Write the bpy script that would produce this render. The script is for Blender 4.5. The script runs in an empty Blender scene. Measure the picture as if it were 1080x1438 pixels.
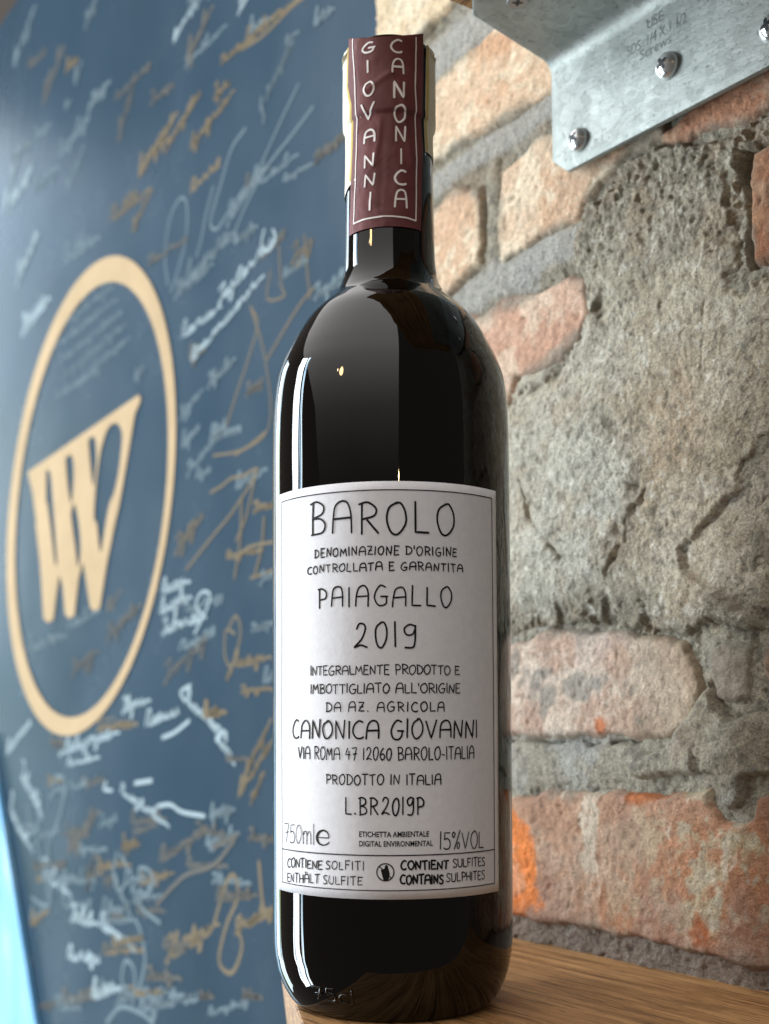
import bpy, bmesh, math, random
import numpy as np
from mathutils import Vector, Matrix

random.seed(7)
RNG = np.random.RandomState(11)
sc = bpy.context.scene
COL = sc.collection
rad = math.radians

# ------------------------------------------------------------------ camera
F_PX, PW, PH = 1721.0, 1080.0, 1438.0
PITCH, ROLL = rad(3.3), rad(-0.25)
PPX, PPY = 540.0, 1008.0 - F_PX * math.tan(rad(3.3))
CAM = np.array([-.0023, -.39, .088])
FW = np.array([0, math.cos(PITCH), math.sin(PITCH)])
UP0 = np.array([0, -math.sin(PITCH), math.cos(PITCH)])
RT0 = np.array([1.0, 0, 0])
RT = RT0 * math.cos(ROLL) + UP0 * math.sin(ROLL)
UP = -RT0 * math.sin(ROLL) + UP0 * math.cos(ROLL)
cam_d = bpy.data.cameras.new('camera')
cam = bpy.data.objects.new('camera', cam_d)
COL.objects.link(cam)
cam_d.sensor_fit = 'VERTICAL'
cam_d.sensor_height = 24.0
cam_d.lens = 24.0 * F_PX / PH
cam_d.shift_y = (PPY - PH / 2) / PH
cam_d.clip_start = .01
cam_d.clip_end = 100
cam.matrix_world = Matrix(((RT[0], UP[0], -FW[0], CAM[0]), (RT[1], UP[1], -FW[1], CAM[1]),
                           (RT[2], UP[2], -FW[2], CAM[2]), (0, 0, 0, 1)))
cam_d.dof.use_dof = True
cam_d.dof.focus_distance = .365
cam_d.dof.aperture_fstop = 8.5
sc.camera = cam
sc.view_settings.view_transform = 'Standard'
sc.view_settings.look = 'None'
sc.view_settings.exposure = 0.12
sc.view_settings.gamma = 1.0

# ------------------------------------------------------------------ world and lamps
w = bpy.data.worlds.new("World")
sc.world = w
w.use_nodes = True
w.node_tree.nodes['Background'].inputs[0].default_value = (.58, .52, .47, 1)
w.node_tree.nodes['Background'].inputs[1].default_value = .20


def area(name, loc, target, sx, sy, radiance, color, roll=0.0, spread=180):
    l = bpy.data.lights.new(name, 'AREA')
    l.shape = 'RECTANGLE'
    l.size, l.size_y = sx, sy
    l.color = color
    l.energy = radiance * math.pi * sx * sy
    l.spread = rad(spread)
    o = bpy.data.objects.new(name, l)
    COL.objects.link(o)
    o.location = loc
    d = Vector(target) - Vector(loc)
    o.rotation_euler = d.to_track_quat('-Z', 'Y').to_euler()
    o.rotation_euler.rotate_axis('Z', roll)
    return o


# tall windows to the left, ahead of the bottle
def outdoors(o, stops, scale, strength):
    """what is seen through a window: bands of sky, leaves and frame over the lamp's face"""
    d = o.data; d.use_nodes = True; nt = d.node_tree
    g = nt.nodes.new('ShaderNodeNewGeometry'); mp = nt.nodes.new('ShaderNodeMapping'); nz = nt.nodes.new('ShaderNodeTexNoise')
    mp.inputs['Scale'].default_value = scale
    nz.inputs['Scale'].default_value = 1.0; nz.inputs['Detail'].default_value = 3.0
    cr = nt.nodes.new('ShaderNodeValToRGB'); e = cr.color_ramp.elements
    while len(e) < len(stops): e.new(.5)
    for el, (p, c) in zip(e, stops): el.position = p; el.color = (*c, 1)
    nt.links.new(g.outputs['Position'], mp.inputs[0]); nt.links.new(mp.outputs[0], nz.inputs['Vector'])
    nt.links.new(nz.outputs[0], cr.inputs[0]); nt.links.new(cr.outputs[0], nt.nodes['Emission'].inputs['Color'])
    nt.nodes['Emission'].inputs['Strength'].default_value = strength


w1 = area('window_light', (-2.30, 2.75, .10), (0, .1, .10), .75, 3.8, 5, (1, 1, 1))
outdoors(w1, [(.36, (.10, .14, .06)), (.42, (.45, .55, .25)), (.46, (.45, .68, 1.0)), (.60, (.85, .95, 1.0))], (5, 5, .9), 1.5)
w2 = area('window_light', (-2.75, .66, .10), (0, 0, .10), .46, 3.8, 24, (1, 1, 1))
outdoors(w2, [(.36, (.25, .30, .34)), (.45, (.62, .78, .92)), (.55, (1.0, .98, .94))], (1, 16, .7), 1.1)
w3 = area('window_light', (-2.75, .25, .10), (0, 0, .10), .14, 3.8, 24, (1, 1, 1))
outdoors(w3, [(.40, (.05, .08, .10)), (.47, (.45, .70, .95)), (.60, (.95, 1.0, 1.0))], (1, 22, 1.2), 1.0)
# pale ceiling of the room: one lamp whose lit part ends at the window wall on the left
# and at the brown bay on the right, weaker with distance
cl = area('ceiling_light', (-4.5, -4.2, 2.3), (-4.5, -4.2, 0), 12.2, 13.8, 1.0, (1.0, .985, .97))
cl.rotation_euler = (0, 0, 0)
ld = cl.data
ld.use_nodes = True
ln = ld.node_tree
em = ln.nodes['Emission']


def lmath(op, a, b=None, c=None):
    n = ln.nodes.new('ShaderNodeMath'); n.operation = op
    for i, q in enumerate((a, b, c)):
        if q is None: continue
        if isinstance(q, (int, float)): n.inputs[i].default_value = q
        else: ln.links.new(q, n.inputs[i])
    return n.outputs[0]


lg = ln.nodes.new('ShaderNodeNewGeometry'); lx = ln.nodes.new('ShaderNodeSeparateXYZ')
ln.links.new(lg.outputs['Position'], lx.inputs[0])
X_, Y_ = lx.outputs[0], lx.outputs[1]
right = lmath('LESS_THAN', lmath('ADD', X_, lmath('MULTIPLY', Y_, .115)), .08)
left = lmath('LESS_THAN', lmath('SUBTRACT', lmath('MULTIPLY', lmath('ADD', Y_, -2.9), 1.0), lmath('MULTIPLY', X_, .625)), .0)
d2 = lmath('ADD', lmath('MULTIPLY', X_, X_), lmath('MULTIPLY', Y_, Y_))
fall = lmath('EXPONENT', lmath('MULTIPLY', d2, -1 / 34.0))
ln.links.new(lmath('MULTIPLY', lmath('MULTIPLY', right, left), lmath('MULTIPLY', fall, 1.85)), em.inputs['Strength'])


def bulb(name, loc, r, energy, color=(1, .72, .38)):
    l = bpy.data.lights.new(name, 'POINT')
    l.shadow_soft_size = r
    l.energy = energy
    l.color = color
    o = bpy.data.objects.new(name, l)
    COL.objects.link(o)
    o.location = loc


# ------------------------------------------------------------------ geometry of the place
TH = rad(35.3)                                     # the wall runs away to the left
WD = np.array([math.sin(TH), -math.cos(TH), 0.0])    # along the wall, towards the camera's right
WN = np.array([-math.cos(TH), -math.sin(TH), 0.0])   # out of the wall
ZD = np.array([0, 0, 1.0])


def ray(x, y):
    return FW + RT * ((x - PPX) / F_PX) + UP * ((PPY - y) / F_PX)


def on_z(x, y, z=0.0):
    d = ray(x, y)
    return CAM + d * ((z - CAM[2]) / d[2])


W0 = on_z(900, 1356)
W0 = WN * (W0 @ WN)                                # point of the wall's face nearest to the axis


def wall_uv(x, y, h=0.0):
    """where the photograph's point lies on the wall plane moved out by h: metres along and up"""
    d = ray(x, y)
    t = ((W0 + WN * h - CAM) @ WN) / (d @ WN)
    p = CAM + d * t
    return float(p @ WD), float(p[2])


def wp(u, v, h=0.0):
    return W0 + WD * u + ZD * v + WN * h


# ------------------------------------------------------------------ object helpers
def props(o, label=None, cat=None, group=None, kind=None):
    if label: o['label'] = label
    if cat: o['category'] = cat
    if group: o['group'] = group
    if kind: o['kind'] = kind
    return o


def empty(name, loc, label, cat, group=None):
    o = bpy.data.objects.new(name, None)
    COL.objects.link(o)
    o.location = loc
    o.empty_display_size = .01
    return props(o, label, cat, group)


def link_mesh(name, me, mat, parent=None, smooth=True):
    if mat is not None: me.materials.append(mat)
    if smooth:
        me.polygons.foreach_set('use_smooth', np.ones(len(me.polygons), dtype=bool))
    o = bpy.data.objects.new(name, me)
    COL.objects.link(o)
    if parent is not None:
        o.parent = parent
        q = parent
        off = Vector((0, 0, 0))
        while q is not None:
            off += q.location
            q = q.parent
        me.transform(Matrix.Translation(-off))
    return o


def np_mesh(name, V, Q, cols=None):
    """V (n,3), Q (m,4) or (m,3) -> mesh"""
    me = bpy.data.meshes.new(name)
    V = np.asarray(V, dtype=np.float32)
    Q = np.asarray(Q, dtype=np.int32)
    k = Q.shape[1]
    me.vertices.add(len(V))
    me.vertices.foreach_set('co', V.ravel())
    me.loops.add(Q.size)
    me.loops.foreach_set('vertex_index', Q.ravel())
    me.polygons.add(len(Q))
    me.polygons.foreach_set('loop_start', np.arange(0, Q.size, k, dtype=np.int32))
    me.polygons.foreach_set('loop_total', np.full(len(Q), k, dtype=np.int32))
    if cols is not None:
        a = me.color_attributes.new('tint', 'FLOAT_COLOR', 'POINT')
        c = np.ones((len(V), 4), dtype=np.float32)
        c[:, :3] = cols
        a.data.foreach_set('color', c.ravel())
    me.update()
    me.validate()
    return me


def mesh_py(name, V, Fc):
    me = bpy.data.meshes.new(name)
    me.from_pydata([tuple(map(float, v)) for v in V], [], Fc)
    me.update()
    return me


# ------------------------------------------------------------------ noise in numpy
_perm = RNG.permutation(512)
_perm = np.concatenate([_perm, _perm, _perm])
_val = RNG.rand(512)


def vnoise(x, y, seed=0):
    xi = np.floor(x).astype(int); yi = np.floor(y).astype(int)
    fx = x - xi; fy = y - yi
    fx = fx * fx * fx * (fx * (fx * 6 - 15) + 10); fy = fy * fy * fy * (fy * (fy * 6 - 15) + 10)
    def h(a, b): return _val[_perm[_perm[(a + seed * 37) & 511] + (b & 511)] & 511]
    return (h(xi, yi) * (1 - fx) + h(xi + 1, yi) * fx) * (1 - fy) + (h(xi, yi + 1) * (1 - fx) + h(xi + 1, yi + 1) * fx) * fy


def fbm(x, y, octs=5, seed=0, gain=.5):
    s = 0; a = 1.0; t = 0
    for i in range(octs):
        s = s + a * (vnoise(x + i * 17.3, y - i * 9.1, seed + i) - .5) * 2; t += a
        a *= gain; x, y = (x * .8 - y * .6) * 2.03, (x * .6 + y * .8) * 2.03
    return s / t


def sstep(a, b, x):
    t = np.clip((x - a) / (b - a), 0, 1)
    return t * t * (3 - 2 * t)


def sdf(U, V, poly):
    """signed distance to a polygon, inside positive"""
    P = np.array(poly); n = len(P)
    d = np.full(U.shape, 1e9); ins = np.zeros(U.shape, bool)
    for i in range(n):
        a, b = P[i], P[(i + 1) % n]
        e = b - a
        t = np.clip(((U - a[0]) * e[0] + (V - a[1]) * e[1]) / (e @ e + 1e-12), 0, 1)
        d = np.minimum(d, np.hypot(U - a[0] - t * e[0], V - a[1] - t * e[1]))
        c = ((a[1] <= V) != (b[1] <= V)) & (U < (b[0] - a[0]) * (V - a[1]) / (b[1] - a[1] + 1e-12) + a[0])
        ins ^= c
    return np.where(ins, d, -d)


def seg_dist(U, V, pts):
    d = np.full(U.shape, 1e9)
    for a, b in zip(pts[:-1], pts[1:]):
        a = np.array(a); b = np.array(b); e = b - a
        t = np.clip(((U - a[0]) * e[0] + (V - a[1]) * e[1]) / (e @ e + 1e-12), 0, 1)
        d = np.minimum(d, np.hypot(U - a[0] - t * e[0], V - a[1] - t * e[1]))
    return d


def mixc(a, b, t):
    return a * (1 - t[..., None]) + np.asarray(b) * t[..., None]


# ------------------------------------------------------------------ materials
def mat(name, color=(.5, .5, .5), rough=.5, metal=0.0, ior=1.45, spec=.5, coat=0.0):
    m = bpy.data.materials.new(name)
    m.use_nodes = True
    b = m.node_tree.nodes['Principled BSDF']
    b.inputs['Base Color'].default_value = (*color, 1)
    b.inputs['Roughness'].default_value = rough
    b.inputs['Metallic'].default_value = metal
    b.inputs['IOR'].default_value = ior
    b.inputs['Specular IOR Level'].default_value = spec
    b.inputs['Coat Weight'].default_value = coat
    return m


class NT:
    def __init__(s, m):
        s.m = m; s.t = m.node_tree; s.b = s.t.nodes['Principled BSDF']

    def n(s, typ, **kw):
        o = s.t.nodes.new(typ)
        for k, v in kw.items():
            if k.startswith('_'): setattr(o, k[1:], v)
            else: o.inputs[k.replace('__', ' ')].default_value = v
        return o

    def l(s, a, b): s.t.links.new(a, b)

    def coord(s, scale=(1, 1, 1), rot=(0, 0, 0), kind='Object'):
        tc = s.n('ShaderNodeTexCoord'); mp = s.n('ShaderNodeMapping')
        mp.inputs['Scale'].default_value = scale
        mp.inputs['Rotation'].default_value = rot
        s.l(tc.outputs[kind], mp.inputs[0])
        return mp.outputs[0]

    def noise(s, co, scale, detail=4, rough=.5, dist=0.0):
        x = s.n('ShaderNodeTexNoise'); s.l(co, x.inputs['Vector'])
        x.inputs['Scale'].default_value = scale; x.inputs['Detail'].default_value = detail
        x.inputs['Roughness'].default_value = rough; x.inputs['Distortion'].default_value = dist
        return x.outputs[0]

    def ramp(s, f, stops):
        r = s.n('ShaderNodeValToRGB'); s.l(f, r.inputs[0])
        e = r.color_ramp.elements
        while len(e) < len(stops): e.new(.5)
        for el, (p, c) in zip(e, stops):
            el.position = p; el.color = (*c, 1) if len(c) == 3 else c
        return r.outputs[0]

    def bump(s, h, strength, dist, prev=None):
        b = s.n('ShaderNodeBump'); s.l(h, b.inputs['Height'])
        b.inputs['Strength'].default_value = strength; b.inputs['Distance'].default_value = dist
        if prev is not None: s.l(prev, b.inputs['Normal'])
        s.l(b.outputs[0], s.b.inputs['Normal'])
        return b.outputs[0]

    def mix(s, a, b, f, mode='MIX'):
        x = s.n('ShaderNodeMix'); x.data_type = 'RGBA'; x.blend_type = mode
        for q, i in ((a, 6), (b, 7)):
            if isinstance(q, tuple): x.inputs[i].default_value = (*q, 1)
            else: s.l(q, x.inputs[i])
        if isinstance(f, float): x.inputs[0].default_value = f
        else: s.l(f, x.inputs[0])
        return x.outputs[2]


def masonry(name, grain=1.0, rough=.9):
    m = mat(name, rough=rough, spec=.25); t = NT(m)
    at = t.n('ShaderNodeAttribute', _attribute_name='tint')
    co = t.coord()
    n1 = t.noise(co, 1250, 5, .65)
    n2 = t.noise(co, 330, 5, .7)
    g = t.ramp(n1, [(.30, (.50, .49, .48)), (.50, (1.0, 1.0, 1.0)), (.70, (1.4, 1.4, 1.4))])
    c = t.mix(at.outputs[0], g, .8 * grain, 'MULTIPLY')
    g2 = t.ramp(n2, [(.3, (.66, .66, .66)), (.7, (1.26, 1.24, 1.22))])
    c = t.mix(c, g2, .8, 'MULTIPLY')
    t.l(c, t.b.inputs['Base Color'])
    b = t.bump(n1, .8 * grain, .0012)
    t.bump(n2, .5 * grain, .0020, b)
    return m


M_BRICK = masonry('brick_clay', .8)
M_MORTAR = masonry('old_mortar', 1.2)

M_GLASS = mat('dark_bottle_glass', (.0012, .0008, .0006), .018, ior=1.47, spec=.5)
t = NT(M_GLASS)
co = t.coord((1, 1, .10))
nz = t.noise(co, 160, 2, .5)
b1 = t.bump(nz, .10, .0006)
co2 = t.coord((1, 1, .35))
nz2 = t.noise(co2, 42, 2, .5)
t.bump(nz2, .10, .002, b1)

M_PAPER = mat('white_label_paper', (.72, .70, .72), .75, spec=.25)
t = NT(M_PAPER)
co = t.coord()
nz = t.noise(co, 420, 6, .7)
t.l(t.ramp(nz, [(.3, (.77, .765, .80)), (.7, (.85, .845, .87))]), t.b.inputs['Base Color'])
t.bump(nz, .5, .0002)
M_INK = mat('black_ink', (.012, .011, .012), .6, spec=.2)
M_STRIP = mat('maroon_strip_paper', (.13, .035, .035), .55, spec=.4)
t = NT(M_STRIP)
co = t.coord()
nz = t.noise(co, 120, 5, .6)
t.l(t.ramp(nz, [(.3, (.115, .030, .031)), (.7, (.175, .052, .053))]), t.b.inputs['Base Color'])
nf = t.noise(t.coord((1, 1, .6)), 90, 3, .5, 1.0)
t.bump(nf, .35, .002)
M_WHITEINK = mat('white_print', (.86, .80, .77), .6, spec=.3)
M_SEAL = mat('cream_seal_paper', (.72, .68, .56), .7, spec=.25)
t = NT(M_SEAL)
t.bump(t.noise(t.coord((1, 1, .5)), 150, 4, .6, 1.0), .5, .0012)
M_YELLOW = mat('yellow_seal_border', (.55, .42, .12), .7, spec=.25)

M_GALV = mat('galvanised_steel', (.58, .62, .60), .5, metal=.55)
t = NT(M_GALV)
vo = t.n('ShaderNodeTexVoronoi'); vo.inputs['Scale'].default_value = 130
cod = t.coord()
nd = t.noise(cod, 60, 3, .5)
mxv = t.mix(cod, nd, .06)
t.l(mxv, vo.inputs['Vector'])
sp = t.ramp(vo.outputs['Color'], [(.1, (.27, .295, .275)), (.9, (.37, .395, .375))])
nn = t.noise(cod, 520, 6, .8)
pits = t.ramp(nn, [(.36, (.30, .30, .30)), (.43, (1, 1, 1))])
t.l(t.mix(sp, pits, .85, 'MULTIPLY'), t.b.inputs['Base Color'])
rr = t.ramp(t.noise(cod, 90, 4, .6), [(.3, (.42, .42, .42)), (.7, (.60, .60, .60))])
t.l(rr, t.b.inputs['Roughness'])
ba = t.bump(nn, .35, .0006)
st = t.coord((1, 1, 3.0), (0, 0, 0))
t.bump(t.noise(st, 110, 3, .6), .22, .0010, ba)
M_SCREW = mat('zinc_screw', (.75, .76, .76), .22, metal=.85)
t = NT(M_SCREW); t.bump(t.noise(t.coord(), 500, 2), .1, .0005)
M_DARKSCREW = mat('dull_screw', (.30, .30, .31), .38, metal=1.0)
M_RECESS = mat('screw_recess', (.03, .03, .035), .5, metal=.4)
M_STAMP = mat('stamped_metal', (.16, .17, .165), .5, metal=.7)

M_WOOD = mat('oiled_wood', (.3, .17, .08), .5, spec=.35)
t = NT(M_WOOD)
# grain runs with the wall
gc = t.coord((1, 1, 1), (0, 0, -math.atan2(WD[1], WD[0])))
mpg = t.n('ShaderNodeMapping'); t.l(gc, mpg.inputs[0]); mpg.inputs['Scale'].default_value = (.045, 1, 1)
gn = t.noise(mpg.outputs[0], 210, 6, .65, .5)
fine = t.noise(mpg.outputs[0], 900, 4, .6, .3)
wv = t.noise(t.coord((1, 1, 1)), 14, 3, .5)
c = t.ramp(gn, [(.30, (.12, .058, .020)), (.44, (.32, .175, .072)), (.60, (.46, .27, .125)), (.8, (.54, .34, .175))])
c = t.mix(c, t.ramp(fine, [(.38, (.30, .26, .22)), (.46, (.95, .95, .95)), (.65, (1.18, 1.18, 1.18))]), .8, 'MULTIPLY')
c = t.mix(c, t.ramp(wv, [(.35, (.85, .80, .72)), (.65, (1.2, 1.12, 1.02))]), .8, 'MULTIPLY')
pore = t.n('ShaderNodeMapping'); t.l(gc, pore.inputs[0]); pore.inputs['Scale'].default_value = (.16, 1, 1)
pn = t.noise(pore.outputs[0], 1500, 2, .5)
c = t.mix(c, t.ramp(pn, [(.30, (.35, .30, .26)), (.38, (1, 1, 1))]), .8, 'MULTIPLY')
t.l(c, t.b.inputs['Base Color'])
b1 = t.bump(gn, .7, .0014)
t.bump(fine, .5, .0006, b1)

M_BLUE = mat('blue_board_paint', (.036, .085, .135), .3, spec=.14)
t = NT(M_BLUE)
nb = t.noise(t.coord((1, 1, .35)), 5, 5, .6)
t.l(t.ramp(nb, [(.3, (.021, .045, .068)), (.55, (.026, .054, .084)), (.75, (.035, .064, .092))]), t.b.inputs['Base Color'])
t.l(t.ramp(t.noise(t.coord(), 9, 4, .6), [(.3, (.20, .20, .20)), (.7, (.30, .30, .30))]), t.b.inputs['Roughness'])
M_GOLDPAINT = mat('cream_gold_paint', (.42, .30, .155), .55, spec=.2)
t = NT(M_GOLDPAINT)
t.l(t.ramp(t.noise(t.coord(), 14, 6, .7), [(.3, (.36, .25, .125)), (.6, (.44, .31, .165))]), t.b.inputs['Base Color'])
M_WHITEPEN = mat('white_marker', (.30, .38, .41), .6, spec=.15)
M_PALEPEN = mat('pale_marker', (.125, .175, .20), .6, spec=.15)
M_GOLDPEN = mat('gold_marker', (.165, .125, .07), .6, spec=.15)
M_COPPERPEN = mat('copper_marker', (.095, .090, .078), .6, spec=.15)
M_SKYBLUE = mat('sky_blue_patch', (.20, .52, .85), .3, spec=.6)  # brightness of the patch put into the added slab's colour
t = NT(M_SKYBLUE)
nb = t.noise(t.coord((1, 1, .5)), 16, 4, .5, .8)
t.l(t.ramp(nb, [(.35, (.10, .33, .66)), (.55, (.17, .45, .75)), (.72, (.42, .66, .82))]), t.b.inputs['Base Color'])

# ------------------------------------------------------------------ stroke lettering
# each glyph: width, list of (smooth?, points); y runs 0 (base line) to 1 (cap height)
G = {
 'A': (.82, [(1, [(0, 0), (.05, .5), (.16, .85), (.42, 1.0), (.68, .93), (.8, .6), (.82, 0)]), (0, [(.06, .44), (.80, .47)])]),
 'B': (.72, [(0, [(.12, 0), (.13, .5), (.12, 1)]), (1, [(.0, .97), (.3, 1.03), (.62, .9), (.58, .66), (.16, .52)]), (1, [(.16, .52), (.5, .5), (.73, .3), (.6, .08), (.05, .0)])]),
 'C': (.7, [(1, [(.68, .92), (.42, 1.0), (.12, .75), (.02, .4), (.2, .06), (.5, .0), (.7, .1)])]),
 'D': (.74, [(0, [(.1, 0), (.1, 1)]), (1, [(.0, .98), (.35, .97), (.72, .7), (.7, .3), (.38, .03), (.02, .02)])]),
 'E': (.62, [(0, [(.06, 1), (.04, 0), (.62, .02)]), (0, [(.02, 1), (.6, .98)]), (0, [(.05, .52), (.5, .53)])]),
 'F': (.6, [(0, [(.06, 1), (.05, 0)]), (0, [(.02, 1), (.6, .98)]), (0, [(.05, .52), (.48, .54)])]),
 'G': (.8, [(1, [(.7, .93), (.42, 1.0), (.12, .72), (.02, .36), (.2, .04), (.5, .0), (.72, .14), (.74, .42)]), (0, [(.42, .44), (.84, .44)])]),
 'H': (.72, [(0, [(.05, 1), (.05, 0)]), (0, [(.7, 1), (.7, 0)]), (0, [(.05, .5), (.7, .52)])]),
 'I': (.14, [(0, [(.08, 1), (.06, 0)])]),
 'L': (.58, [(0, [(.05, 1), (.04, .02), (.58, .02)])]),
 'M': (.86, [(0, [(.02, 0), (.12, 1), (.42, .35), (.72, 1), (.86, 0)])]),
 'N': (.72, [(0, [(.05, 0), (.08, .98), (.62, .02), (.70, 1)])]),
 'O': (.76, [(1, [(.42, 1.0), (.12, .82), (.02, .45), (.18, .06), (.45, .0), (.72, .3), (.74, .7), (.55, .98), (.38, .99)])]),
 'P': (.64, [(0, [(.1, 0), (.1, 1)]), (1, [(.0, .97), (.35, 1.0), (.64, .8), (.56, .52), (.12, .42)])]),
 'R': (.74, [(0, [(.1, 0), (.1, 1)]), (1, [(.0, .97), (.35, 1.0), (.66, .8), (.56, .56), (.12, .47)]), (0, [(.3, .46), (.74, .0)])]),
 'S': (.6, [(1, [(.6, .92), (.3, 1.0), (.06, .8), (.26, .54), (.55, .36), (.5, .08), (.2, .0), (.0, .1)])]),
 'T': (.7, [(0, [(.36, 1), (.34, 0)]), (0, [(.0, 1.0), (.72, 1.04)])]),
 'U': (.7, [(1, [(.04, 1), (.04, .35), (.16, .04), (.45, .0), (.66, .25), (.68, 1)])]),
 'V': (.72, [(0, [(.0, 1), (.32, 0), (.72, 1.05)])]),
 'W': (1.0, [(0, [(.0, 1), (.25, 0), (.5, .8), (.75, 0), (1, 1)])]),
 'X': (.66, [(0, [(0, 1), (.66, 0)]), (0, [(.62, 1), (.02, 0)])]),
 'Z': (.66, [(0, [(.04, .98), (.62, 1.0), (.04, .02), (.66, .02)]), (0, [(.14, .5), (.56, .52)])]),
 '0': (.6, [(1, [(.34, 1.0), (.1, .82), (.02, .45), (.14, .06), (.34, .0), (.56, .3), (.6, .7), (.46, .97), (.3, .99)])]),
 '1': (.14, [(0, [(.08, 1), (.06, 0)])]),
 '2': (.72, [(1, [(.12, .78), (.3, .99), (.56, .95), (.6, .7), (.4, .35), (.05, .02), (.35, .12), (.72, .02)])]),
 '4': (.66, [(0, [(.3, 1), (.02, .4), (.62, .42)]), (0, [(.46, .75), (.44, 0)])]),
 '5': (.62, [(0, [(.6, 1), (.14, .98), (.1, .58)]), (1, [(.1, .58), (.4, .64), (.62, .4), (.52, .08), (.2, .0), (.0, .08)])]),
 '6': (.6, [(1, [(.5, 1), (.2, .75), (.03, .35), (.2, .02), (.45, .02), (.6, .25), (.44, .5), (.08, .42)])]),
 '7': (.62, [(0, [(.0, .98), (.6, 1.0), (.24, 0)]), (0, [(.15, .5), (.6, .55)])]),
 '9': (.6, [(1, [(.56, .95), (.3, 1.0), (.04, .8), (.16, .56), (.44, .6), (.58, .92)]), (1, [(.58, .95), (.57, .3), (.45, .0), (.08, .0)])]),
 '%': (.8, [(1, [(.16, 1), (.02, .88), (.06, .7), (.2, .7), (.26, .88), (.14, 1.0)]), (0, [(.78, 1.08), (.2, -.04)]), (1, [(.66, .38), (.5, .26), (.54, .04), (.7, .02), (.76, .24), (.64, .38)])]),
 '.': (.14, [(0, [(.03, .04), (.12, .02)])]),
 "'": (.12, [(0, [(.08, 1.1), (.04, .78)])]),
 '-': (.36, [(0, [(.02, .42), (.34, .42)])]),
 '/': (.4, [(0, [(.4, 1), (0, 0)])]),
 'm': (.86, [(1, [(.05, .0), (.06, .5), (.08, .62)]), (1, [(.07, .45), (.22, .64), (.4, .55), (.42, .0)]), (1, [(.42, .45), (.6, .64), (.78, .55), (.82, .0)])]),
 'l': (.12, [(0, [(.06, 1.05), (.06, 0)])]),
 'c': (.5, [(1, [(.48, .58), (.3, .66), (.06, .5), (.04, .18), (.24, .0), (.5, .08)])]),
 'r': (.42, [(0, [(.06, .66), (.06, 0)]), (1, [(.07, .42), (.2, .62), (.42, .62)])]),
 'e': (.55, [(1, [(.06, .34), (.52, .36), (.48, .58), (.26, .68), (.05, .48), (.06, .16), (.26, .0), (.52, .1)])]),
 'w': (.7, [(0, [(.0, .66), (.18, 0), (.35, .55), (.52, 0), (.7, .66)])]),
 's': (.46, [(1, [(.44, .58), (.22, .68), (.05, .54), (.22, .36), (.42, .22), (.34, .03), (.02, .05)])]),
 ' ': (.5, []),
}
# the umlaut
G['Ä'] = (.82, G['A'][1] + [(0, [(.26, 1.24), (.28, 1.16)]), (0, [(.56, 1.24), (.58, 1.16)])])
# D and B drawn small as in a hand-written apostrophe word use the same shapes


def catmull(P, n=5, closed=False):
    P = np.array(P, float)
    if len(P) < 3:
        return P
    Q = np.vstack([2 * P[0] - P[1], P, 2 * P[-1] - P[-2]])
    out = []
    for i in range(1, len(Q) - 2):
        p0, p1, p2, p3 = Q[i - 1:i + 3]
        for k in range(n):
            s = k / n
            out.append(.5 * ((2 * p1) + (-p0 + p2) * s + (2 * p0 - 5 * p1 + 4 * p2 - p3) * s * s + (-p0 + 3 * p1 - 3 * p2 + p3) * s ** 3))
    out.append(P[-1])
    return np.array(out)


def resample(P, step):
    P = np.array(P, float)
    out = [P[0]]
    for a, b in zip(P[:-1], P[1:]):
        L = np.linalg.norm(b - a)
        k = max(1, int(math.ceil(L / step)))
        for i in range(1, k + 1): out.append(a + (b - a) * i / k)
    return np.array(out)


def ribbon(P, wd, V, Fc, taper=None):
    """flat ribbon with rounded ends along a 2-D polyline; appends to V (2-D) and Fc"""
    P = np.array(P, float)
    keep = [0] + [i for i in range(1, len(P)) if np.linalg.norm(P[i] - P[i - 1]) > 1e-7]
    P = P[keep]
    if len(P) < 2: return
    T = np.gradient(P, axis=0)
    T /= np.linalg.norm(T, axis=1)[:, None] + 1e-12
    N = np.stack([-T[:, 1], T[:, 0]], 1)
    ww = np.full(len(P), wd / 2) if taper is None else np.asarray(taper) * wd / 2
    n0 = len(V)
    caps0 = [P[0] - T[0] * ww[0] * .8]
    V.append(caps0[0])
    for p, nn, h in zip(P, N, ww):
        V.append(p + nn * h); V.append(p - nn * h)
    V.append(P[-1] + T[-1] * ww[-1] * .8)
    Fc.append((n0, n0 + 2, n0 + 1))
    for i in range(len(P) - 1):
        a = n0 + 1 + 2 * i
        Fc.append((a, a + 1, a + 3, a + 2))
    a = n0 + 1 + 2 * (len(P) - 1)
    Fc.append((a, a + 1, a + 2))


def strokes_mesh(name, strokes, mapper, step):
    """strokes: list of (points, width, taper or None); mapper(x, y, lift) -> 3-D"""
    VV = []; FF = []
    for i, (P, wd, tp) in enumerate(strokes):
        V = []; Fc = []
        P2 = resample(P, step)
        if tp is not None:
            tp = np.interp(np.linspace(0, 1, len(P2)), np.linspace(0, 1, len(tp)), tp)
            keep = [0] + [k for k in range(1, len(P2)) if np.linalg.norm(P2[k] - P2[k - 1]) > 1e-7]
            P2 = P2[keep]; tp = tp[keep]
        ribbon(P2, wd, V, Fc, tp)
        o = len(VV)
        VV += [mapper(v[0], v[1], (i % 5)) for v in V]
        FF += [tuple(k + o for k in f) for f in Fc]
    return mesh_py(name, VV, FF)


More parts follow.
